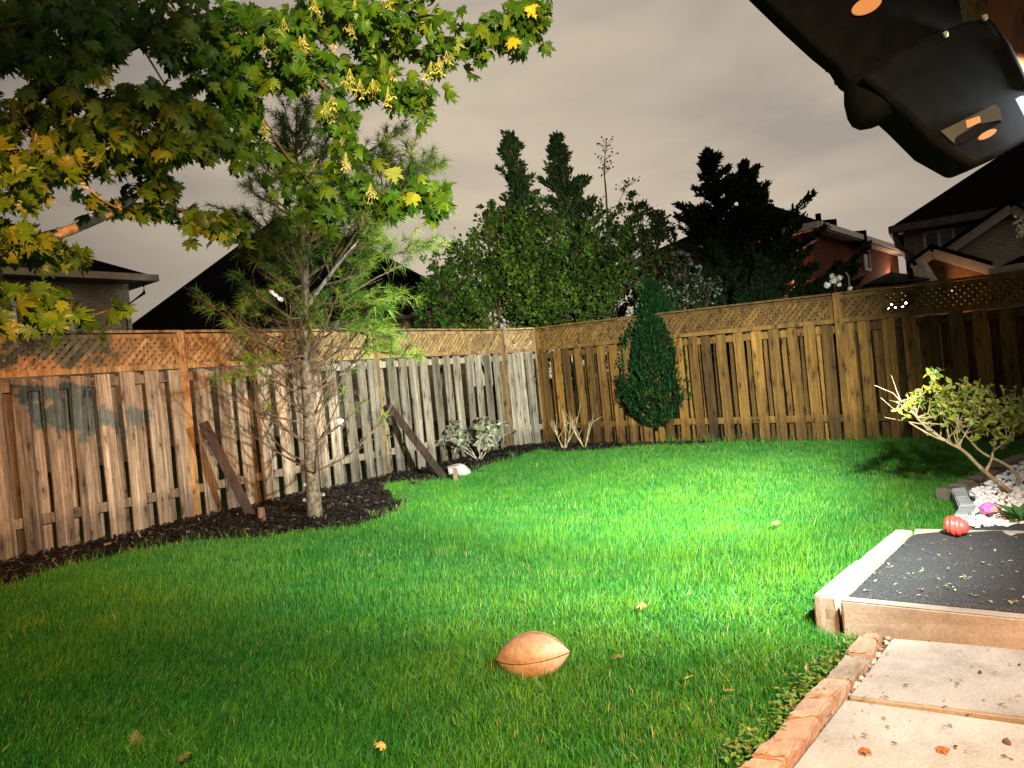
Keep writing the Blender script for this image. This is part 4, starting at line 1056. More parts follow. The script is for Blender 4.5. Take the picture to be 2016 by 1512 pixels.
# ================================================================== MAPLE
TBASE = Vector((-6.0, 3.9, 0))
mpl = thing('maple_tree', 'large maple with yellow green lobed leaves and seed clusters hanging over the left side', 'tree', TBASE)
b = MB(); tp = smooth_path([TBASE+Vector((0, 0, -.1)), TBASE+Vector((.05, 0, 1.2)), TBASE+Vector((.15, .05, 2.6)), TBASE+Vector((.3, .1, 4.2)), TBASE+Vector((.3, .2, 6.0))], 5)
b.tube(tp, [.19-.13*i/(len(tp)-1) for i in range(len(tp))], 12, .05); b.build('trunk', M_barkd, mpl, True)
def mp_(px, py, d): return A(px, py, d)
def branch(pts, r0, r1, mat=None):
    P = smooth_path(pts, 5); b = MB(); b.tube(P, [r0+(r1-r0)*i/(len(P)-1) for i in range(len(P))], 7, .05); b.build('branch', mat or M_barkd, mpl, True); return P
hub = TBASE+Vector((.15, .05, 2.3)); hub2 = TBASE+Vector((.25, .1, 3.3))
brs = []
# (polyline in the view with depth, start radius)
B1 = branch([hub, mp_(-150, 600, 4.0), mp_(0, 515, 4.1), mp_(60, 478, 4.15), mp_(140, 452, 4.2), mp_(230, 412, 4.3), mp_(300, 360, 4.4), mp_(370, 290, 4.6)], .055, .010, M_bark2)
B1b = branch([mp_(220, 416, 4.3), mp_(300, 400, 4.4), mp_(380, 420, 4.5), mp_(460, 440, 4.6)], .014, .004)
B2 = branch([hub2, mp_(-100, 260, 3.9), mp_(80, 170, 4.0), mp_(200, 110, 4.2), mp_(330, 60, 4.4), mp_(480, 58, 4.6), mp_(620, 66, 4.7), mp_(740, 82, 4.8), mp_(840, 105, 4.8), mp_(930, 80, 4.8), mp_(1010, 40, 4.8), mp_(1050, 18, 4.8)], .06, .005)
B3 = branch([hub2, mp_(-80, 80, 3.6), mp_(60, 30, 3.6), mp_(150, -60, 3.7), mp_(350, -160, 4), mp_(620, -200, 4.3)], .06, .008)
B4 = branch([mp_(480, 58, 4.6), mp_(560, 110, 4.5), mp_(630, 160, 4.45), mp_(665, 230, 4.4), mp_(690, 300, 4.4), mp_(720, 360, 4.4), mp_(770, 385, 4.35), mp_(840, 370, 4.3), mp_(880, 400, 4.3)], .014, .004)
B5 = branch([mp_(330, 60, 4.4), mp_(420, 130, 4.4), mp_(500, 210, 4.4), mp_(560, 300, 4.4), mp_(620, 370, 4.4), mp_(650, 410, 4.4)], .013, .004)
B6 = branch([mp_(620, 66, 4.7), mp_(690, 140, 4.6), mp_(760, 175, 4.55), mp_(820, 190, 4.5), mp_(850, 180, 4.5)], .010, .003)
B7 = branch([mp_(80, 170, 4.0), mp_(190, 220, 3.9), mp_(290, 250, 3.9), mp_(380, 270, 4.), mp_(430, 300, 4.)], .018, .004)
B8 = branch([mp_(255, 55, 4.2), mp_(290, 110, 4.15), mp_(330, 175, 4.1), mp_(350, 200, 4.1)], .008, .003, M_bark2)
B9 = branch([mp_(0, 290, 3.5), mp_(90, 310, 3.6), mp_(150, 345, 3.7), mp_(190, 385, 3.75), mp_(230, 410, 3.8)], .012, .003, M_bark2)
B10 = branch([mp_(-60, 560, 3.3), mp_(40, 575, 3.4), mp_(110, 610, 3.4), mp_(180, 620, 3.5), mp_(240, 600, 3.5)], .008, .003)
B11 = branch([mp_(480, -60, 4.5), mp_(600, -20, 4.5), mp_(720, 10, 4.5), mp_(800, 20, 4.5), mp_(845, 40, 4.5)], .012, .004)
mlm = [mapleaf_mesh('leaf', M_maple, .15+.16*s, s) for s in range(6)]
cands = []
def hang(p, L, face=None):
    """place a leaf by its stalk: blade droops, its face turned loosely outwards"""
    d = (Vector((R.gauss(0, .55), R.gauss(0, .45), -1))).normalized()       # towards the tip
    if R.random() < .25: d = (Vector((R.gauss(0, 1), R.gauss(0, 1), R.gauss(-.2, .4)))).normalized()
    nrm = (Vector((R.gauss(0, .9), -1, R.gauss(.35, .8)))).normalized(); s = d.cross(nrm)
    if s.length < .1: s = d.cross(Vector((1, 0, 0)))
    s.normalize(); n_ = s.cross(d)
    cands.append((p, s, d, n_, L))
gaps = [(290, 128, 22, 45, .9), (320, 165, 14, 22, .6), (28, 178, 34, 32, 0), (190, 372, 75, 26, 0), (60, 432, 90, 22, 0), (400, 352, 78, 34, .4), (420, 398, 60, 34, .5), (250, 470, 130, 40, 0), (655, 97, 42, 14, 0), (560, 250, 45, 60, 0), (600, 320, 38, 30, 0), (145, 235, 12, 12, 0), (165, 258, 14, 10, 0), (302, 258, 18, 12, 0), (690, 225, 1, 1, 0), (40, 300, 24, 20, 0), (98, 240, 16, 10, 0), (770, 60, 1, 1, 0), (790, 130, 40, 10, 0), (610, 215, 25, 40, 0), (740, 250, 30, 60, 0)]
def in_gap(px, py):
    if px > 1085 or (px > 850 and py > 190 and not (py > 320 and px < 890)): return True
    for gx, gy, rx, ry, sl in gaps:
        dx, dy = px-gx, py-gy; dx -= dy*sl
        if (dx/rx)**2+(dy/ry)**2 < 1: return True
    return False
def along(P, n, sp_, L=(.065, .108), f0=.2, f1=1.0, dens=None):
    for _ in range(int(n*1.25)):
        f = R.uniform(f0, f1); q = lerp_list(P, f); p = q+Vector((R.gauss(0, sp_), R.gauss(0, sp_), R.gauss(-.02, sp_*.7)))
        px, py = PJ(p-Vector((0, 0, .045)))
        if in_gap(px, py): continue
        hang(p, R.uniform(*L))
along(B2, 190, .10, f0=.55); along(B2, 60, .06, f0=.82); along(B4, 130, .065, f0=.15); along(B4, 26, .05, f0=.8)
along(B5, 120, .075, f0=.2); along(B6, 80, .075, f0=.2); along(B1, 50, .08, f0=.55); along(B1b, 75, .065, f0=.1); along(B7, 150, .12); along(B11, 90, .10, f0=.3)
along(B8, 14, .04, f0=.4); along(B9, 46, .07, f0=.0, f1=.62); along(B10, 14, .05, f0=.3); along(B3, 130, .2, f0=.1)
# green lit spray at the far end of the lower branch
along(B1b, 40, .05, (.07, .10), .72, 1.0)
# masses: centre px, py, radii, count, depth range
for cx_, cy_, rx, ry, n_, d0, d1 in ((90, 70, 150, 90, 240, 3.3, 4.8), (300, 40, 190, 70, 190, 3.8, 5.0), (90, 250, 150, 95, 230, 3.3, 4.6), (300, 240, 130, 75, 170, 3.6, 4.8), (450, 100, 140, 80, 170, 4.0, 5.0), (460, 230, 70, 70, 60, 4.0, 4.9), (620, 40, 180, 45, 120, 4.2, 5.0), (330, 330, 90, 50, 60, 4., 4.7), (20, 340, 70, 60, 60, 3.2, 4.0), (160, 320, 70, 40, 45, 3.6, 4.2), (10, 470, 70, 35, 40, 3.3, 3.9), (120, 500, 70, 18, 22, 3.6, 4.2), (25, 600, 55, 50, 12, 3.2, 3.7), (110, 600, 30, 40, 10, 3.3, 3.6), (600, 140, 60, 60, 50, 4.2, 4.8), (720, 140, 50, 40, 26, 4.3, 4.8)):
    for _ in range(int(n_*1.5)):
        a = R.uniform(0, 6.283); q = math.sqrt(R.random()); px, py = cx_+math.cos(a)*q*rx, cy_+math.sin(a)*q*ry
        if in_gap(px, py+14): continue
        hang(A(px, py, R.uniform(d0, d1)), R.uniform(.06, .105))
# the crown goes on beyond the frame, up and to the left
for _ in range(900):
    p = TBASE+Vector((1.6, .4, 4.6))+Vector((R.gauss(0, 1.7), R.gauss(0, 1.5), R.gauss(0, 1.0))); px, py = PJ(p) if p.y > .5 else (-999, -999)
    if -30 < px < 2050 and -25 < py: continue
    if p.z < 2.2: continue
    hang(p, R.uniform(.09, .13))
def vis(c):
    px, py = PJ(c[0]-Vector((0, 0, .04))); return -10 < px < 1120 and -10 < py < 720
# the leaves nearest in view and standing free are single pieces, the rest one mass
order = sorted(range(len(cands)), key=lambda i: (not vis(cands[i]), cands[i][0].y-(.9 if PJ(cands[i][0])[0] > 430 else 0)+R.uniform(0, .5)))
LV, LF, o_ = [], [], 0
for rank, i in enumerate(order):
    p, s, d, n_, L = cands[i]; k = R.randrange(6)
    if rank < 295:
        Mx = Matrix((s, d, n_)).transposed(); inst('leaf', mlm[k][0], mpl, p, Mx.to_euler(), (L*1.05, L, L))
    else:
        v = mlm[k][1]*L; W_ = v[:, :1]*np.array(s)+v[:, 1:2]*np.array(d)+v[:, 2:3]*np.array(n_)+np.array(p); LV.append(W_); LF.append(mlm[k][2]+o_); o_ += len(v)
nl = len(LV); tn = N.random(nl); LC = []
for i in range(nl):
    t_ = tn[i]; c = np.array((.035, .085, .010)) if t_ < .35 else (np.array((.065, .13, .010)) if t_ < .8 else np.array((.13, .17, .012)))
    LC.append(np.repeat((c*R.uniform(.7, 1.3))[None], len(LV[i]), 0))
M_mapleF = leafmat('maple_foliage', .42, .42, True, spec=.3)
tag(npmesh('foliage', np.concatenate(LV), np.concatenate(LF), M_mapleF, np.concatenate(LC), mpl), None, kind='stuff')
# hanging seed clusters (winged keys in pairs)
M_key = simple('yellow_seed_wings', (.26, .22, .05), (.44, .36, .12), 20, .6, .2, .1)
M_yl = leafmat('yellow_maple_leaf', .45, .4, False, (.42, .40, .03), .3)
def keys(p, n_=9):
    b = MB()
    for k in range(n_):
        q = p+Vector((R.gauss(0, .018), R.gauss(0, .018), R.uniform(-.07, 0))); b.tube([p+Vector((0, 0, .04)), q], [.0012, .001], 3)
        a = R.uniform(0, 6.28)
        for sg in (-1, 1):
            d = Vector((math.cos(a)*sg*.75, math.sin(a)*sg*.75, -.65)).normalized(); s = d.cross(Vector((0, 0, 1))).normalized(); w_ = Vector((0, 0, .5))+d*.1
            L = R.uniform(.018, .028); vs = [q, q+d*L*.3+w_*.010, q+d*L*.8+w_*.014, q+d*L, q+d*L*.7-w_*.010, q+d*L*.25-w_*.006]
            b.add(vs, [(0, 1, 2, 3, 4, 5)])
    o = b.build('seed_cluster', M_key, mpl, fixn=False)
for px, py, d in ((222, 10, 3.9), (375, 78, 4.0), (412, 103, 4.1), (520, 92, 4.2), (545, 88, 4.2), (592, 96, 4.2), (600, 92, 4.2), (655, 98, 4.3), (690, 160, 4.2), (735, 180, 4.2), (765, 195, 4.25), (850, 145, 4.3), (880, 125, 4.3), (865, 135, 4.3), (835, 165, 4.3), (640, 225, 4.1), (655, 215, 4.1), (682, 325, 4.1), (620, 20, 4.2), (760, 10, 4.3), (690, 65, 4.3), (148, 362, 3.5), (72, 290, 3.5), (210, 160, 3.7), (325, 5, 3.9), (730, 385, 4.2), (700, 25, 4.3), (710, 180, 4.25), (770, 160, 4.3), (470, 60, 4.1), (560, 60, 4.1), (520, 260, 4.3)):
    keys(A(px, py-12, d), R.randint(6, 12))
ym = [mapleaf_mesh('yellow_leaf', M_yl, .2, s)[0] for s in (11, 12)]
for px, py, d in ((1015, 95, 4.6), (1045, 30, 4.6), (772, 350, 4.1), (818, 400, 4.1), (183, 165, 3.6)):
    dd = Vector((R.gauss(0, .4), R.gauss(0, .2), -1)).normalized(); nr_ = Vector((R.gauss(0, .3), -1, .2)).normalized(); s = dd.cross(nr_).normalized(); Mx = Matrix((s, dd, s.cross(dd))).transposed()
    inst('yellow_leaf', R.choice(ym), mpl, A(px, py-20, d), Mx.to_euler(), (.095, .09, .09))

# ================================================================== TREES BEYOND THE FENCE
def cloud_tree(name, base, blobs, n, L, cols, label, tw=None, lean=.3, mat=None, trunkr=.08):
    """trunk and limbs reaching into each lump, leaf faces through the lumps' shells"""
    t = thing(name, label, 'tree', base); T = Tri(); b = MB(); tot = sum(r**2 for _, r in blobs)
    tp_ = base+Vector((0, 0, .9)); b.tube([base, tp_], [trunkr, trunkr*.8], 7)
    for c, r in blobs:
        m_ = tp_.lerp(c, .5)+Vector((0, 0, -.2)); b.tube(smooth_path([tp_, m_, c], 3), [.04, .035, .03, .025, .02, .014, .01], 5)
        for k in range(7):
            e = c+rv(r*.6); b.tube([c.lerp(m_, .3), c.lerp(e, .5)+rv(.05), e], [.014, .009, .004], 4)
        m = int(n*r*r/tot)
        # sub-clumps give light and dark lumps
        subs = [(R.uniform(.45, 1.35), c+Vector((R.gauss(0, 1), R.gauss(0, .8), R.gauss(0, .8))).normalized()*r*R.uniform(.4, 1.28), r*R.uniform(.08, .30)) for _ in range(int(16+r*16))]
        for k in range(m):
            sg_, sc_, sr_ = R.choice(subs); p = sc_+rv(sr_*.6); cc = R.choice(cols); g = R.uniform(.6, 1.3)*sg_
            d = (p-c).normalized()+rv(.6)+Vector((0, 0, .2)); d.normalize(); s = d.cross(rv(1)).normalized(); l = L*R.uniform(.6, 1.3); q = tuple(v*g for v in cc)
            T.tri(p, p+d*l*.5+s*l*.32, p+d*l, q); T.tri(p, p+d*l, p+d*l*.5-s*l*.32, q)
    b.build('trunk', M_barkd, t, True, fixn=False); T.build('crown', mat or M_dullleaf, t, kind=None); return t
def conifer(name, base, H, R0, n, cols, label, seed, low=.05, ragged=.3, lean=(0, 0)):
    t = thing(name, label, 'tree', base); rr = random.Random(seed); b = MB(); T = Tri()
    b.tube([base, base+Vector((lean[0]*.5, lean[1]*.5, H*.5)), base+Vector((lean[0], lean[1], H))], [.11, .06, .01], 7); nb = int(H*26)
    for k in range(nb):
        f = low+(1-low)*(k/nb)**.92; z = f*H; a = rr.uniform(0, 6.283)
        L = R0*(1-f)**.85*rr.uniform(1-ragged*2, 1+ragged*.7)*(1+.14*math.sin(f*19+seed))+.04; p0 = base+Vector((lean[0]*f, lean[1]*f, z)); d = Vector((math.cos(a), math.sin(a), rr.uniform(.25, .8))).normalized()
        tip = p0+d*L+Vector((0, 0, L*.15)); b.tube([p0, p0.lerp(tip, .5)+Vector((0, 0, -.03)), tip], [.018, .012, .004], 4)
        m = int(n/nb*(L/(R0*.6)+.25)); c0_ = rr.choice(cols)
        for j in range(m):
            g_ = rr.random()**.7; p = p0.lerp(tip, g_)+rv(.02+.10*(1-g_)*L/R0); dd = (d*.8+rv(.45)+Vector((0, 0, .35))).normalized(); s = dd.cross(rv(1)).normalized(); l = rr.uniform(.07, .15); g = rr.uniform(.5, 1.5); q = tuple(v*g for v in c0_)
            T.tri(p, p+dd*l*.5+s*l*.2, p+dd*l, q); T.tri(p, p+dd*l, p+dd*l*.5-s*l*.2, q)
    b.build('trunk', M_barkd, t, True, fixn=False); T.build('crown', M_dullleaf, t, kind=None); return t
dk = [(.016, .034, .012), (.024, .046, .014), (.034, .056, .018)]
def gat(px, d): p = A(px, 760, d); return Vector((p.x, d, -.05))
def topz(px, py, d): return A(px, py, d).z
b1 = gat(1068, 15.2); conifer('spruce_tree', b1, topz(1050, 262, 15.2)+.05, 1.6, 17000, dk, 'narrow dark conifer spire, left one of the close pair in the centre background', 3, .3, .35, (-.20+.0, 0))
b1 = gat(1178, 15.4); conifer('spruce_tree', b1, topz(1146, 265, 15.4)+.05, 1.75, 19000, dk, 'broader dark conifer spire, right one of the close pair in the centre background', 5, .3, .38, (-.36, 0))
b1 = gat(1478, 14.5); conifer('spruce_tree', b1, topz(1440, 292, 14.5), 2.0, 30000, dk+[(.028, .04, .018)], 'large wide dark conifer in front of the red brick house', 8, .12, .30, (-.40, 0))
b1 = gat(1518, 14.9); conifer('spruce_tree', b1, topz(1490, 318, 14.9), 2.6, 34000, dk+[(.028, .04, .018)], 'broad dark conifer close right of the tall one before the red brick house', 21, .12, .30, (-.15, 0))
gr = [(.030, .070, .008), (.05, .095, .010), (.018, .042, .008), (.085, .105, .012)]
def bl(l): return [(A(px, py, d), r) for px, py, d, r in l]
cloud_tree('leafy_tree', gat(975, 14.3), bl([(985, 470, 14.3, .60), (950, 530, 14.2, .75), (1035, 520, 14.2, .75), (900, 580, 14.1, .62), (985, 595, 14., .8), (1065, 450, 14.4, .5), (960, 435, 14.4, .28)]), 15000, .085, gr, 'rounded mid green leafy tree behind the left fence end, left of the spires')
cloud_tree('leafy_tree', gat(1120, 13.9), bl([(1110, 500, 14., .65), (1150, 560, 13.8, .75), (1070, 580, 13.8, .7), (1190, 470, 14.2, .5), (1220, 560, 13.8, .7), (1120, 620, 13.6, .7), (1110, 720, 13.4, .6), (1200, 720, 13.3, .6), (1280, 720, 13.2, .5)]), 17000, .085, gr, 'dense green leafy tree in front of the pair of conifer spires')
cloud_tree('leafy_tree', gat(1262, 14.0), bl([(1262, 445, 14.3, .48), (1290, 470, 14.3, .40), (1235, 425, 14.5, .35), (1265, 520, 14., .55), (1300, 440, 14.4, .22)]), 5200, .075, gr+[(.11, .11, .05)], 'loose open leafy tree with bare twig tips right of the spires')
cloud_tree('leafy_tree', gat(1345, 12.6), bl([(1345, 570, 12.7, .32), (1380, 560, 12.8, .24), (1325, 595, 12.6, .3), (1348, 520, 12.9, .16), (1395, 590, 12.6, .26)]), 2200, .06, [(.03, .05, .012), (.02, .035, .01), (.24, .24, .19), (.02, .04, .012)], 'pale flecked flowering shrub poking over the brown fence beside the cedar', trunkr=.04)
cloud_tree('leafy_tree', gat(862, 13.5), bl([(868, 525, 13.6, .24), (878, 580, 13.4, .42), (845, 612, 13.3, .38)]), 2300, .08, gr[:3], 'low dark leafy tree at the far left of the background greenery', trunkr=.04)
# twiggy sprigs with few leaves breaking the outline beside the spires
t = thing('bare_sapling', 'thin sparsely leaved sapling rising beside the right conifer spire', 'tree', gat(1205, 14.6)); b = MB(); T = Tri()
sp1 = smooth_path([t.location, A(1195, 420, 14.6), A(1190, 340, 14.6), A(1194, 275, 14.6)], 5); b.tube(sp1, [.03-.027*i/(len(sp1)-1) for i in range(len(sp1))], 5)
sp2 = smooth_path([A(1200, 450, 14.6), A(1222, 390, 14.6), A(1238, 362, 14.5)], 5); b.tube(sp2, [.015, .012, .010, .009, .008, .007, .006, .005, .005, .004, .003], 4)
for k in range(60):
    q = lerp_list(R.choice((sp1, sp2)), R.uniform(.6, 1)); e = q+Vector((R.gauss(0, .12), R.gauss(0, .1), R.uniform(.02, .18))); b.tube([q, e], [.005, .002], 3); leaf_tris(T, e, rv(1), Vector((0, -1, .2)), .06, (.06, .05, .03), 1.2)
b.build('trunk', M_barkd, t, fixn=False); T.build('crown', M_dullleaf, t, kind=None)
# white blossoms over the fence
M_petal = simple('white_petals', (.60, .60, .52), (.78, .78, .72), 30, .6, .2, .1)
for (px, py, d, lab) in ((1642, 552, 9.5, 'white hydrangea like flower heads showing above the brown fence left of its middle post'), (1674, 568, 9.4, 'small white bloom at the right of the middle post of the brown fence')):
    c = A(px, py, d); t = thing('flowering_plant', lab, 'flower', (c.x, c.y, 0)); b = MB(); b.tube([(c.x, c.y, 0), (c.x+.02, c.y, c.z*.5), tuple(c)], [.008, .006, .005], 5); b.build('stem', M_barkd, t)
    heads = [(0, 0, 1), (-.09, -.05, .8), (.07, .02, .9), (-.02, .06, .6), (.06, -.06, .6)] if px < 1660 else [(0, 0, .5)]
    for hx, hz_, hs in heads:
        b = MB()
        for k in range(int(46*hs)):
            d_ = rv(1).normalized()*R.uniform(.02, .055)*hs; p = c+Vector((hx, 0, hz_))+d_; n_ = d_.normalized(); s = n_.cross(rv(1)).normalized(); u = n_.cross(s); b.add([p+s*.018, p+u*.018, p-s*.018, p-u*.018], [(0, 1, 2, 3)])
        b.build('flower_head', M_petal, t, fixn=False)
# pale blossom hanging in at the right edge
t = thing('blossoming_branch', 'pale blossom sprig entering at the right edge below the roof eave', 'branch', A(2030, 450, 8.0)); b = MB(); T = Tri()
q0 = A(2060, 470, 8.0); b.tube([q0, A(2030, 440, 8.0), A(2008, 432, 8.0)], [.01, .007, .003], 5); b.tube([q0, A(2030, 462, 8), A(2014, 460, 8)], [.008, .005, .003], 5)
for k in range(50):
    p = A(R.choice((2012, 2018, 2024)), R.choice((430, 436, 455, 460)), 8)+rv(.03); leaf_tris(T, p, rv(1), Vector((0, -1, .3)), .05, R.choice([(.6, .6, .5), (.5, .5, .4), (.08, .16, .04)]), 1.3)
b.build('branch', M_barkd, t, fixn=False); T.build('foliage', M_tint, t)

# ================================================================== HOUSES
def zplane(p, z): return Vector((p.x, p.y, z))
def window(parent, a, b_, z0, z1, mats=(None,), mullions=1, fr=.05, out=Vector((0, -.03, 0)), panes=None):
    """framed window on the wall line a->b (world points), between z0 and z1"""
    d = (b_-a); d.z = 0; L = d.length; d.normalize(); f = MB(); nrm = Vector((d.y, -d.x, 0)); nrm = nrm if nrm.y < 0 else -nrm; o = nrm*.02
    for t0, t1, y0, y1 in ((0, L, z0, z0+fr), (0, L, z1-fr, z1), (0, fr, z0+fr, z1-fr), (L-fr, L, z0+fr, z1-fr)) + tuple(((L*(i+1)/(mullions+1)-fr/2, L*(i+1)/(mullions+1)+fr/2, z0+fr, z1-fr)) for i in range(mullions)):
        p = [a+d*t0+o, a+d*t1+o]; f.prism([Vector((p[0].x, p[0].y, y0)), Vector((p[1].x, p[1].y, y0)), Vector((p[1].x, p[1].y, y1)), Vector((p[0].x, p[0].y, y1))], nrm*.05)
    wo_ = f.build('window', M_white, parent)
    for i in range(mullions+1):
        t0, t1 = L*i/(mullions+1)+fr/2, L*(i+1)/(mullions+1)-fr/2; g = MB(); p = [a+d*t0+o*.6, a+d*t1+o*.6]
        g.prism([Vector((p[0].x, p[0].y, z0+fr/2)), Vector((p[1].x, p[1].y, z0+fr/2)), Vector((p[1].x, p[1].y, z1-fr/2)), Vector((p[0].x, p[0].y, z1-fr/2))], nrm*.02)
        me_ = g.build('pane', (panes or [M_glass])[i % len(panes or [1])]); me_.parent = wo_; me_.location = -Vector(parent.location)+Vector(parent.location)
        me_.matrix_parent_inverse = Matrix.Identity(4)
        me_.location = Vector((0, 0, 0))
    return wo_
def hip_roof(P, z, apex, mat, parent, over=.0, th=.12):
    """P footprint corners (eave), apex list of ridge points: [(pt, corners it serves)...] simple: ridge of two points"""
    b = MB(); n = len(P); vs = [Vector((p.x, p.y, z)) for p in P]+[Vector((p.x, p.y, z-th)) for p in P]+list(apex); r0, r1 = 2*n, 2*n+len(apex)-1
    fs = [(0, 1, r1, r0) if r1 != r0 else (0, 1, r0), (1, 2, r1), (2, 3, r0, r1) if r1 != r0 else (2, 3, r0), (3, 0, r0)]
    fs += [(i, i+n, (i+1) % n+n, (i+1) % n) for i in range(n)]+[tuple(range(n, 2*n))]
    b.add(vs, fs); return b.build('roof', mat, parent)
def gutter(parent, a, b_, mat, w_=.13, h=.14):
    m_ = MB(); m_.bar(a, b_, w_, h); return m_.build('gutter', mat, parent)
def pipe(parent, pts, mat, r=.045):
    m_ = MB(); m_.tube(pts, r, 8); return m_.build('downspout', mat, parent, True)

# left house: hip roof, buff brick, window; its eave comes towards the camera on the left
def onz(px, py, z):
    r = ray(px, py); t = (z-CH)/r.z; return Vector((r.x*t, r.y*t, z))
E1 = A(300, 548, 19.5); zE = E1.z; E0 = onz(0, 533, zE); eu = (E1-E0).normalized(); ev = Vector((-eu.y, eu.x, 0)); E0 = E1-eu*11
hl_ = thing('buff_brick_house', 'buff brick house with dark hip roof and white framed window at the far left', 'house', (E0.x, E0.y, 0))
k0 = E1-eu*.62+ev*.45; k1 = E0+ev*.45; k2 = k0+ev*8
uvquad('wall', [(k1.x, k1.y, 0), (k0.x, k0.y, 0), (k0.x, k0.y, zE-.05), (k1.x, k1.y, zE-.05)], M_bbuff, hl_)
uvquad('wall', [(k0.x, k0.y+.02, 0), (k2.x, k2.y, 0), (k2.x, k2.y, zE-.05), (k0.x, k0.y+.02, zE-.05)], M_bbuff, hl_, .18)
E2 = E1+ev*9.5; E3 = E0+ev*9.5
h0 = E0+eu*4.6+ev*4.75; h1 = E1-eu*5.2+ev*4.75; h0.z = h1.z = zE+2.7
b = MB(); b.add([Vector((p.x, p.y, zE+.08)) for p in (E0, E1, E2, E3)]+[h0, h1], [(0, 1, 5, 4), (1, 2, 5), (2, 3, 4, 5), (3, 0, 4), (3, 2, 1, 0)]); b.build('roof', M_roof, hl_)
b = MB(); b.prism([Vector((p.x, p.y, zE-.10)) for p in (E0, E1, E1+ev*.43, E0+ev*.43)], (0, 0, .03)); b.prism([Vector((p.x, p.y, zE-.10)) for p in (E1+ev*.45, E2, E2-eu*.6, E1+ev*.45-eu*.58)], (0, 0, .03)); b.build('soffit', M_dtrim, hl_)
gutter(hl_, E0-ev*.06, E1-ev*.06+eu*.12, M_trim, .12, .17); gutter(hl_, E1+eu*.06+ev*.01, E2+eu*.06, M_trim, .12, .17)
pipe(hl_, [E1-eu*.10+ev*.3+Vector((0, 0, -.08)), E1-eu*.10+ev*.3+Vector((0, 0, -.34)), k0+eu*.07+ev*.05+Vector((0, 0, -.70)), k0+eu*.07+ev*.05+Vector((0, 0, -3))], M_dtrim)
def on_wall(px, py):
    r = ray(px, py); c0_ = Vector((0, 0, CH)); t = (k0-c0_).dot(ev)/r.dot(ev); return c0_+r*t
wa = on_wall(20, 592); wb = on_wall(139, 596); window(hl_, zplane(wa, 0), zplane(wb, 0), wb.z-1.5, wb.z, mullions=1, fr=.08)
wa = on_wall(-150, 592); wb2 = on_wall(-5, 592); window(hl_, zplane(wa, 0), zplane(wb2, 0), wb.z-1.5, wb.z, mullions=1, fr=.08)

# middle house: only its big black roof shows
Dm = 25.; q1 = A(240, 622, Dm); q2 = A(905, 612, Dm); zE2 = 3.9; pk1 = A(548, 425, Dm+4); pk2 = A(612, 425, Dm+4)
hm = thing('dark_roofed_house', 'house behind the pine of which only the big black hip roof shows', 'house', (q1.x, Dm, 0))
x0m, x1m = A(205, 640, Dm).x, A(950, 640, Dm).x
zE2 = 3.6
uvquad('wall', [(x0m+.6, Dm+.5, 0), (x1m-.6, Dm+.5, 0), (x1m-.6, Dm+.5, zE2), (x0m+.6, Dm+.5, zE2)], M_bbuff2, hm)
hip_roof([Vector((x0m, Dm, 0)), Vector((x1m, Dm, 0)), Vector((x1m, Dm+9, 0)), Vector((x0m, Dm+9, 0))], zE2+.1, [pk1, pk2], M_roof, hm)
gutter(hm, Vector((x0m, Dm-.06, zE2)), Vector((x1m, Dm-.06, zE2)), M_dtrim)

# red brick house seen on its corner
zr = A(1612, 446, 21.0).z
def onz(px, py, z):
    r = ray(px, py); t = (z-CH)/r.z; return Vector((r.x*t, r.y*t, z))
Cn = onz(1612, 443, zr); Lf = onz(1240, 520, zr); Rg = onz(1790, 497, zr)
hr = thing('red_brick_house', 'red brick house with white fascia and downspout behind the big conifer', 'house', (Cn.x, Cn.y, 0))
dl = (Lf-Cn).normalized(); dr = (Rg-Cn).normalized(); ins_ = .35
def off(p, a, b_): return p+dl*a+dr*b_
cw = off(Cn, ins_, ins_); lw = off(Lf, -.2, ins_); rw = off(Rg, ins_, -.3)
uvquad('wall', [(cw.x, cw.y, 0), (lw.x, lw.y, 0), (lw.x, lw.y, zr-.1), (cw.x, cw.y, zr-.1)], M_bred, hr)
uvquad('wall', [(cw.x+.03, cw.y+.03, 0), (rw.x, rw.y, 0), (rw.x, rw.y, zr-.1), (cw.x+.03, cw.y+.03, zr-.1)], M_bred, hr)
Bk = Lf+Rg-Cn
apx = A(1508, 398, (Cn.y+Bk.y)/2); cen = (Lf+Rg)/2
ridge = Vector((cen.x, cen.y, zr+2.3)); r_a = Cn+dl*((Lf-Cn).length*.52)+dr*((Rg-Cn).length*.5); r_b = Cn+dl*((Lf-Cn).length*.70)+dr*((Rg-Cn).length*.5)
r_a.z = r_b.z = zr+1.95
hip_roof([Cn, Lf, Bk, Rg], zr+.10, [r_a, r_b], M_roof, hr, th=.06) if False else None
b = MB(); z_ = zr+.10; P4 = [Vector((p.x, p.y, z_)) for p in (Cn, Rg, Bk, Lf)]
b.add(P4+[r_a, r_b], [(0, 1, 4), (1, 2, 5, 4), (2, 3, 5), (3, 0, 4, 5), (3, 2, 1, 0)]); b.build('roof', M_roof, hr)
gutter(hr, Cn+Vector((0, 0, .03)), Lf+Vector((0, 0, .03)), M_white, .10, .17); gutter(hr, Cn+dr*.06+Vector((0, 0, .03)), Rg+Vector((0, 0, .03)), M_white, .10, .17)
b = MB(); c4 = [off(Cn, 0, 0), off(Cn, (Lf-Cn).length, 0), off(Lf, 0, ins_), off(Cn, ins_, ins_), ]
b.prism([Vector((p.x, p.y, zr-.10)) for p in (Cn, Lf, off(Lf, 0, ins_-.02), off(Cn, ins_, ins_-.02))], (0, 0, .03)); b.prism([Vector((p.x, p.y, zr-.10)) for p in (Cn+dr*.05, Rg, off(Rg, ins_-.02, 0), off(Cn, ins_-.02, ins_))], (0, 0, .03)); b.build('soffit', M_trim, hr)
dsp = off(Cn, .9, .28)
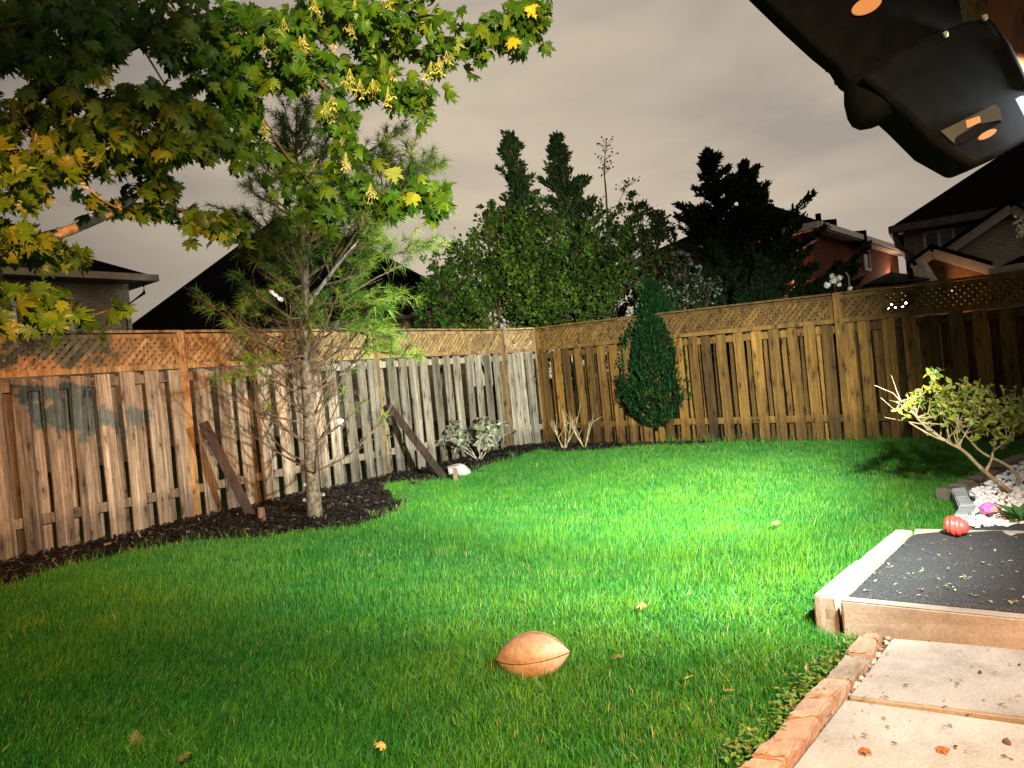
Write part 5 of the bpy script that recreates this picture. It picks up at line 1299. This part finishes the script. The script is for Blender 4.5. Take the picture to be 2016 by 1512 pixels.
pipe(hr, [off(Cn, .12, .10)+Vector((0, 0, -.05)), off(Cn, .14, .12)+Vector((0, 0, -.35)), dsp+Vector((0, 0, -.65)), dsp+Vector((0, 0, -1.1)), Vector((dsp.x, dsp.y, .1))], M_white, .055)
pipe(hr, [Rg+Vector((-.1, 0, -.05)), Rg+Vector((-.1, 0, -.35)), Rg-dr*.35+Vector((0, 0, -.6)), zplane(Rg-dr*.35, .2)], M_dtrim, .05)
for px0, px1, pt_, pb in ((1697, 1709, 488, 532),):
    rr_ = ray(px0, 500); 
    def onwall(px):
        r = ray(px, 505); a_, d_ = cw, (rw-cw).normalized(); # solve ray.xy*t = a + d*s
        den = r.x*(-d_.y)+r.y*d_.x; t = (a_.x*(-d_.y)+a_.y*d_.x)/den; return Vector((r.x*t, r.y*t, 0))
    wA, wB = onwall(px0), onwall(px1); zz1 = A(1703, pt_, wA.y).z; zz0 = A(1703, pb, wA.y).z
    window(hr, wA, wB, zz0, zz1, mullions=0, fr=.09, panes=[M_glass2])
# roof vents
for px, py in ((1611, 428), (1625, 436), (1683, 458)):
    p = A(px, py, Cn.y+3.5); b = MB(); b.box(p+Vector((-.28, -.2, -.45)), p+Vector((.28, .2, .02))) if px != 1611 else b.tube([p+Vector((0, 0, -.5)), p+Vector((0, 0, .12))], .09, 8); b.build('roof_vent', M_roof, hr)
# wall lights on the brick house
def house_light(parent, p, e, col, name='wall_lamp'):
    b = MB(); b.box(p+Vector((-.06, -.06, -.10)), p+Vector((.06, .06, .10))); b.build(name, M_dtrim, parent)
    l = bpy.data.lights.new(name+'_glow', 'POINT'); l.energy = e; l.color = col; l.shadow_soft_size = .05; o = link(bpy.data.objects.new(name+'_glow', l)); o.location = p+Vector((0, -.22, -.12))
wl_ = onwall(1750) ; nrm_ = Vector((dr.y, -dr.x, 0)); nrm_ = nrm_ if nrm_.y < 0 else -nrm_
lz = A(1745, 548, wl_.y).z; pL = Vector((wl_.x, wl_.y, lz))+nrm_*.12
house_light(hr, pL, 70, (1.0, .62, .42))
pL2 = off(cw, 1.1, -.15); pL2.z = A(1590, 575, pL2.y).z; house_light(hr, pL2, 60, (1.0, .45, .25))

# gabled house at the far right
D4 = 19.0
he = A(1768, 452, D4-.4); zc = he.z
hg = thing('gabled_house', 'tall beige brick house with stacked gables and black roof at the right edge', 'house', (he.x, D4, 0))
ang = math.radians(31); ax = Vector((math.cos(ang), -math.sin(ang)*1.0, 0)); ax = Vector((math.cos(ang), -math.sin(ang), 0)); bx_ = Vector((math.sin(ang), math.cos(ang), 0))
wc = Vector((A(1797, 470, D4).x, D4, 0))
wlen = 7.5
w2 = wc+ax*wlen
M_siding = M_bbuff2
uvquad('wall', [(wc.x, wc.y, 0), (w2.x, w2.y, 0), (w2.x, w2.y, zc), (wc.x, wc.y, zc)], M_siding, hg)
wk = wc+bx_*8; uvquad('wall', [(wc.x, wc.y+.02, 0), (wk.x, wk.y, 0), (wk.x, wk.y, zc), (wc.x, wc.y+.02, zc)], M_siding, hg)
ec = wc-ax*.45-bx_*.45; e2 = ec+ax*(wlen+1.2); e3 = e2+bx_*9; e4 = ec+bx_*9
ra = A(1990, 322, 22.8); 
ra = ec+ax*4.1+bx_*4.3; ra.z = zc+2.95; rb_ = ra+ax*1.2
b = MB(); b.add([Vector((p.x, p.y, zc+.12)) for p in (ec, e2, e3, e4)]+[ra, rb_], [(0, 1, 5, 4), (1, 2, 5), (2, 3, 4, 5), (3, 0, 4), (3, 2, 1, 0)]); b.build('roof', M_roof, hg)
gutter(hg, Vector((ec.x, ec.y, zc+.05)), Vector((e2.x, e2.y, zc+.05)), M_dtrim, .12, .18); gutter(hg, Vector((ec.x, ec.y, zc+.05)), Vector((e4.x, e4.y, zc+.05)), M_dtrim, .12, .18)
b = MB(); b.prism([Vector((p.x, p.y, zc-.06)) for p in (ec, e2, e2+bx_*.44, ec+bx_*.44)], (0, 0, .03)); b.build('soffit', M_dtrim, hg)
pipe(hg, [Vector((ec.x+.15, ec.y+.1, zc)), Vector((ec.x+.18, ec.y+.1, zc-.35)), wc-ax*.08-bx_*.10+Vector((0, 0, zc-.6)), wc-ax*.08-bx_*.10+Vector((0, 0, .5))], M_dtrim, .07)
def on_plane(px, py, p0, nrm):
    r = ray(px, py); c0_ = Vector((0, 0, CH)); t = (p0-c0_).dot(nrm)/r.dot(nrm); return c0_+r*t
nW = -bx_
wa_ = on_plane(1817, 470, wc, nW); wb_ = on_plane(1881, 470, wc, nW); zt_ = on_plane(1850, 452, wc, nW).z; zb_ = on_plane(1850, 500, wc, nW).z
window(hg, Vector((wa_.x, wa_.y, 0)), Vector((wb_.x, wb_.y, 0)), zb_, zt_, mullions=1, fr=.07, panes=[M_glass, M_glass2])
def gable(pxs, fwd_off, mat, trimw, label=None):
    """front gable: pxs = left foot, apex, right foot in the view; plane pushed forward of the wall"""
    p0 = wc-bx_*fwd_off; L_, Ap, R_ = [on_plane(x, y, p0, nW) for x, y in pxs]
    # symmetric real gable: extend both feet to the same level
    zl = min(L_.z, R_.z); 
    uvquad('gable_wall', [(L_.x, L_.y, 0), (R_.x, R_.y, 0), tuple(R_), tuple(Ap), tuple(L_)], mat, hg, .15)
    for a_, c_ in ((L_, Ap), (R_, Ap)):
        d_ = (c_-a_); s_ = a_-d_*.06; m_ = MB(); u = Vector((0, 0, 1)); m_.bar(s_+nW*.10-u*.0, c_+nW*.10, .24, trimw, (0, 0, 1)); m_.build('bargeboard', M_trim, hg)
        m_ = MB(); q_ = [s_+nW*.28+u*.15, c_+nW*.28+u*.15, c_-nW*(fwd_off+.0)+u*.15, s_-nW*(fwd_off)+u*.15]; m_.prism(q_, (0, 0, .06)); m_.build('roof', M_roof, hg)
gable([(1862, 500), (1990, 412), (2140, 500)], .55, M_bbuff, .20)
gable([(1795, 530), (1836, 500), (1948, 533)], 1.6, M_borange, .20)
sk = [on_plane(x, y, wc-bx_*1.0, nW) for x, y in ((1868, 497), (1985, 532), (1950, 545), (1840, 505))]
# lower lean-to roof at the right edge
p_ = [on_plane(x, y, wc-bx_*2.2, nW) for x, y in ((1945, 535), (2100, 508), (2100, 480), (2010, 505))]
b = MB(); b.prism(p_, bx_*1.0); b.build('porch_roof', M_roof, hg); gutter(hg, p_[0]-bx_*.05, p_[1]-bx_*.05, M_trim, .12, .12)
pl2 = on_plane(1870, 548, wc-bx_*1.95, nW); house_light(hg, pl2+Vector((0, 0, -.2)), 16, (1, .55, .3))

# ================================================================== NEIGHBOUR'S PATIO THINGS BEHIND THE BROWN FENCE
Du = 10.6; M_black = simple('black_canvas', (.004, .004, .005), (.010, .010, .012), 8, .9, .05, .2)
def au(px, py, dd=0): return A(px, py, Du+dd)
M_cloth = simple('beige_cloth', (.22, .20, .16), (.36, .33, .27), 7, .85, .15, .5, .01)
foot = au(1797, 560); foot = Vector((foot.x, foot.y+.1, 0))
um = thing('patio_umbrella', 'black cantilever patio umbrella half lowered behind the brown fence', 'umbrella', foot)
cx0 = au(1744, 553, .8); b = MB(); n = 12; rx, rz = 1.0, .26
rim = [cx0+Vector((math.cos(2*PI*i/n)*.46*(1), math.sin(2*PI*i/n)*.9, -.10-.02*(i % 2))) for i in range(n)]; tpv = cx0+Vector((.08, 0, .13))
mid_ = [tpv.lerp(q, .55)+Vector((0, 0, .02)) for q in rim]
b.add([tpv]+mid_+rim, [(0, 1+i, 1+(i+1) % n) for i in range(n)]+[(1+i, 1+n+i, 1+n+(i+1) % n, 1+(i+1) % n) for i in range(n)]); o = b.build('canopy', M_black, um, fixn=False); md = o.modifiers.new('s', 'SOLIDIFY'); md.thickness = .015
pth = smooth_path([foot, au(1797, 560, .1), au(1789, 530, .1), au(1790, 517, .1), au(1797, 514, .1), au(1803, 522, .1)], 5); b = MB(); b.tube(pth, .028, 8); b.build('pole', M_black, um, True)
b = MB(); b.tube([au(1700, 563, .2), au(1770, 556, .2), au(1792, 545, .2)], [.02, .03, .035], 8); b.build('arm', M_black, um, True)
pth = [au(1665, 536, .3), au(1671, 545, .3), au(1673, 572, .3)]
pc = thing('garden_pole', 'thin pale metal rod rising just right of the middle fence post', 'pole', zplane(au(1673, 572, .3), 0)); b = MB(); b.tube([zplane(pth[2], 0)]+pth[::-1], .012, 6); b.build('rod', M_trim, pc)
cv = au(1826, 556, .25); ct_ = thing('covered_heater', 'beige cloth cover draped over a pointed patio heater behind the fence', 'cover', zplane(cv, 0))
tpz = au(1818, 516, .25).z; b = MB(); n = 28; lv = 9; vs = []
for i in range(lv):
    f = i/(lv-1); z = tpz*(1-f)+.3*f
    for j in range(n):
        a = 2*PI*j/n; r_ = (.05+.30*min(1, (tpz-z)/.75))*(1+.16*f**.4*math.sin(a*7+1.5*math.sin(f*3))); vs.append((cv.x-.05+math.cos(a)*r_, cv.y+math.sin(a)*r_, z))
b.add(vs, [(i*n+j, i*n+(j+1) % n, (i+1)*n+(j+1) % n, (i+1)*n+j) for i in range(lv-1) for j in range(n)]+[tuple(range(n))]); b.build('cloth', M_cloth, ct_, True)
# bulbs glowing through the lattice
M_fl = emis('string_bulb_glass', (1.0, .60, .28), 55)
sl = thing('string_lights', 'string of warm glowing bulbs shining through the brown lattice', 'lights', zplane(A(1770, 602, 9.0), 0))
for px, py in ((1757, 601), (1765, 606), (1777, 600), (1752, 609), (1783, 598)):
    q = A(px, py, 9.0); b = MB(); b.tube([q+Vector((0, 0, -.028)), q+Vector((0, 0, -.012)), q+Vector((0, 0, .012)), q+Vector((0, 0, .024))], [.008, .024, .022, .008], 10); b.build('bulb', M_fl, sl, True)
b = MB(); b.tube([A(1690, 590, 9.0), A(1730, 598, 9.0), A(1770, 593, 9.0), A(1830, 585, 9.0)], .004, 4); b.build('cord', M_black, sl)

# ================================================================== PORCH BEAM AND FLOODLIGHT
M_blk = simple('black_powder_coat', (.004, .004, .004), (.008, .007, .007), 20, .85, .03, .08)
DF = 2.0
def F_(px, py, dd=0): return A(px, py, DF+dd)
pb = thing('porch_brace', 'varnished orange brown timber brace at the top right corner', 'beam', Vector((1.95, 2.3, 0)))
b = MB(); q = [F_(1905, -60, .32), F_(1922, -16, .32), F_(2035, 225, .32), F_(2440, 190, .32), F_(2440, 90, .32), F_(2120, 100, .32), F_(2050, -60, .32)]
b.prism(q, (0, .09, 0)); b.build('brace', M_beam, pb)
b = MB(); b.box((2.20, 2.30, 0), (2.34, 2.44, 3.0)); b.build('post', M_beam, pb)
b = MB(); b.box((1.0, 2.28, 2.86), (3.2, 2.46, 3.08)); b.build('beam', M_beam, pb)
fl_ = thing('floodlight', 'black twin head security floodlight hanging under the porch corner', 'light', F_(1850, 150))
def slabp(name, pts, th, mat, dd=0, bev=.008):
    b = MB(); b.prism([F_(x, y, dd) for x, y in pts], (0, th, 0)); o = b.build(name, mat, fl_)
    if bev: m_ = o.modifiers.new('b', 'BEVEL'); m_.width = bev; m_.segments = 3
    return o
slabp('back_plate', [(1500, -10), (1560, 48), (1615, 98), (1652, 128), (1672, 160), (1760, 205), (1800, 170), (1905, 60), (1880, -60), (1600, -110), (1450, -60)], .07, M_blk, .05, .012)
slabp('lamp_head', [(1700, 150), (1792, 232), (1850, 290), (1919, 329), (1960, 312), (2050, 262), (2055, 190), (1990, 90), (1945, 32), (1900, 40), (1780, 90)], .13, M_blk, -.06, .014)
# sensor dome
b = MB(); c_ = F_(1722, 192, .03); n = 26; vs = []; fs = []
dax = (F_(1748, 252, .03)-F_(1695, 130, .03)).normalized(); sx_ = dax.cross(Vector((0, 1, 0))).normalized()
prof = [(-.075, .052), (-.02, .072), (.02, .078), (.045, .075), (.062, .062), (.070, .040), (.073, .001)]
for h_, r_ in prof:
    for j in range(n): a = 2*PI*j/n; vs.append(c_+dax*h_+sx_*math.cos(a)*r_*1.05+Vector((0, math.sin(a)*r_, 0)))
for i in range(len(prof)-1):
    for j in range(n): fs.append((i*n+j, i*n+(j+1) % n, (i+1)*n+(j+1) % n, (i+1)*n+j))
b.add(vs, fs); b.build('sensor_dome', M_blk, fl_, True)
M_lens = glassy('grey_lens', (.07, .07, .06), .25); M_amb = emis('amber_reflection', (1.0, .36, .10), .55, (.2, .08, .03))  # amber: the warm lamp's reflection painted as a faint glow
slabp('lens', [(1852, 258), (1958, 206), (1968, 212), (1974, 238), (1890, 284), (1880, 284)], .004, M_lens, -.068, 0)
slabp('lens_reflection', [(1902, 237), (1929, 228), (1931, 240), (1905, 252)], .003, M_amb, -.074, 0)  # glowing patch painted as the warm reflection in the lens
slabp('lens_shade', [(1880, 280), (1885, 268), (1925, 244), (1970, 236), (1972, 240), (1935, 260), (1892, 283)], .003, M_blk, -.073, 0)
def disc(px, py, rx, ry, ang_, dd, name):
    b = MB(); P = [F_(px+math.cos(a)*rx*math.cos(ang_)-math.sin(a)*ry*math.sin(ang_), py+math.cos(a)*rx*math.sin(ang_)+math.sin(a)*ry*math.cos(ang_), dd) for a in [2*PI*i/28 for i in range(28)]]
    b.prism(P, (0, .006, 0)); b.build(name, M_amb, fl_)
disc(1945, 264, 19, 6.5, -.48, -.075, 'lamp_reflection'); disc(1707, 10, 31, 15, -.42, .035, 'lamp_reflection')  # both discs are painted reflections of the warm lamp
b = MB(); b.tube([F_(1940, 45, -.03), F_(1975, 95, -.05), F_(2014, 170, -.05), F_(2050, 240, -.02)], [.014, .017, .017, .014], 8); b.build('arm', M_blk, fl_, True)
b = MB(); b.tube([F_(1995, 178, -.04), F_(2035, 160, -.02), F_(2075, 150, .2)], .012, 8); b.build('bracket', M_blk, fl_, True)
for px, py in ((1938, 36), (1861, 69)): b = MB(); b.tube([F_(px-3, py, -.075), F_(px+3, py-2, -.075)], .008, 8); b.build('screw', M_trim, fl_, True)
M_led = emis('led_strip', (.72, .93, 1.0), .9, (.3, .35, .35))
b = MB(); b.prism([F_(2004, 192, -.08), F_(2040, 262, -.08), F_(2052, 258, -.08), F_(2014, 188, -.08)], (0, .01, 0)); b.build('led_panel', M_led, fl_)
for px, py in ((1646, 130), (1640, 142), (1652, 152), (1645, 118), (1650, 140)):
    pass
vt = thing('creeper_sprig', 'dark leafy creeper sprigs curling round the floodlight plate', 'plant', F_(1640, 130, .1)); T = Tri()
for (px, py, n_, s_) in ((1642, 130, 7, 9), (1652, 152, 4, 6), (1630, 112, 3, 5), (1895, 18, 9, 14), (1910, 30, 6, 9), (1885, 5, 6, 12)):
    for k in range(n_): leaf_tris(T, F_(px+R.gauss(0, s_*.5), py+R.gauss(0, s_*.5), .16 if px < 1700 else .2), Vector((R.gauss(-.4, 1), 0, R.gauss(-.2, 1))), Vector((0, -1, .2)), .022, (.03, .05, .012), 1.3)
T.build('foliage', M_tint, vt)
# porch lamp behind the camera that gives the warm light
plamp = thing('porch_lamp', 'black twin wall lamp with an added light-cutting flat hood throwing warm light over the lawn', 'lamp', Vector((.55, -1.6, 2.1)))
b = MB(); b.box((.25, -1.62, 2.262), (.85, -1.02, 2.275)); b.build('blocker', M_blk, plamp)  # unseen plate added to keep the lower beam off the maple
b = MB(); b.box((.49, -1.66, 2.02), (.61, -1.60, 2.55)); b.build('wall_plate', M_blk, plamp)
b = MB(); b.tube([(.55, -1.6, 2.2), (.55, -1.45, 2.2)], .02, 8); b.tube([(.55, -1.6, 2.45), (.55, -1.42, 2.45)], .02, 8); b.build('arm', M_blk, plamp)
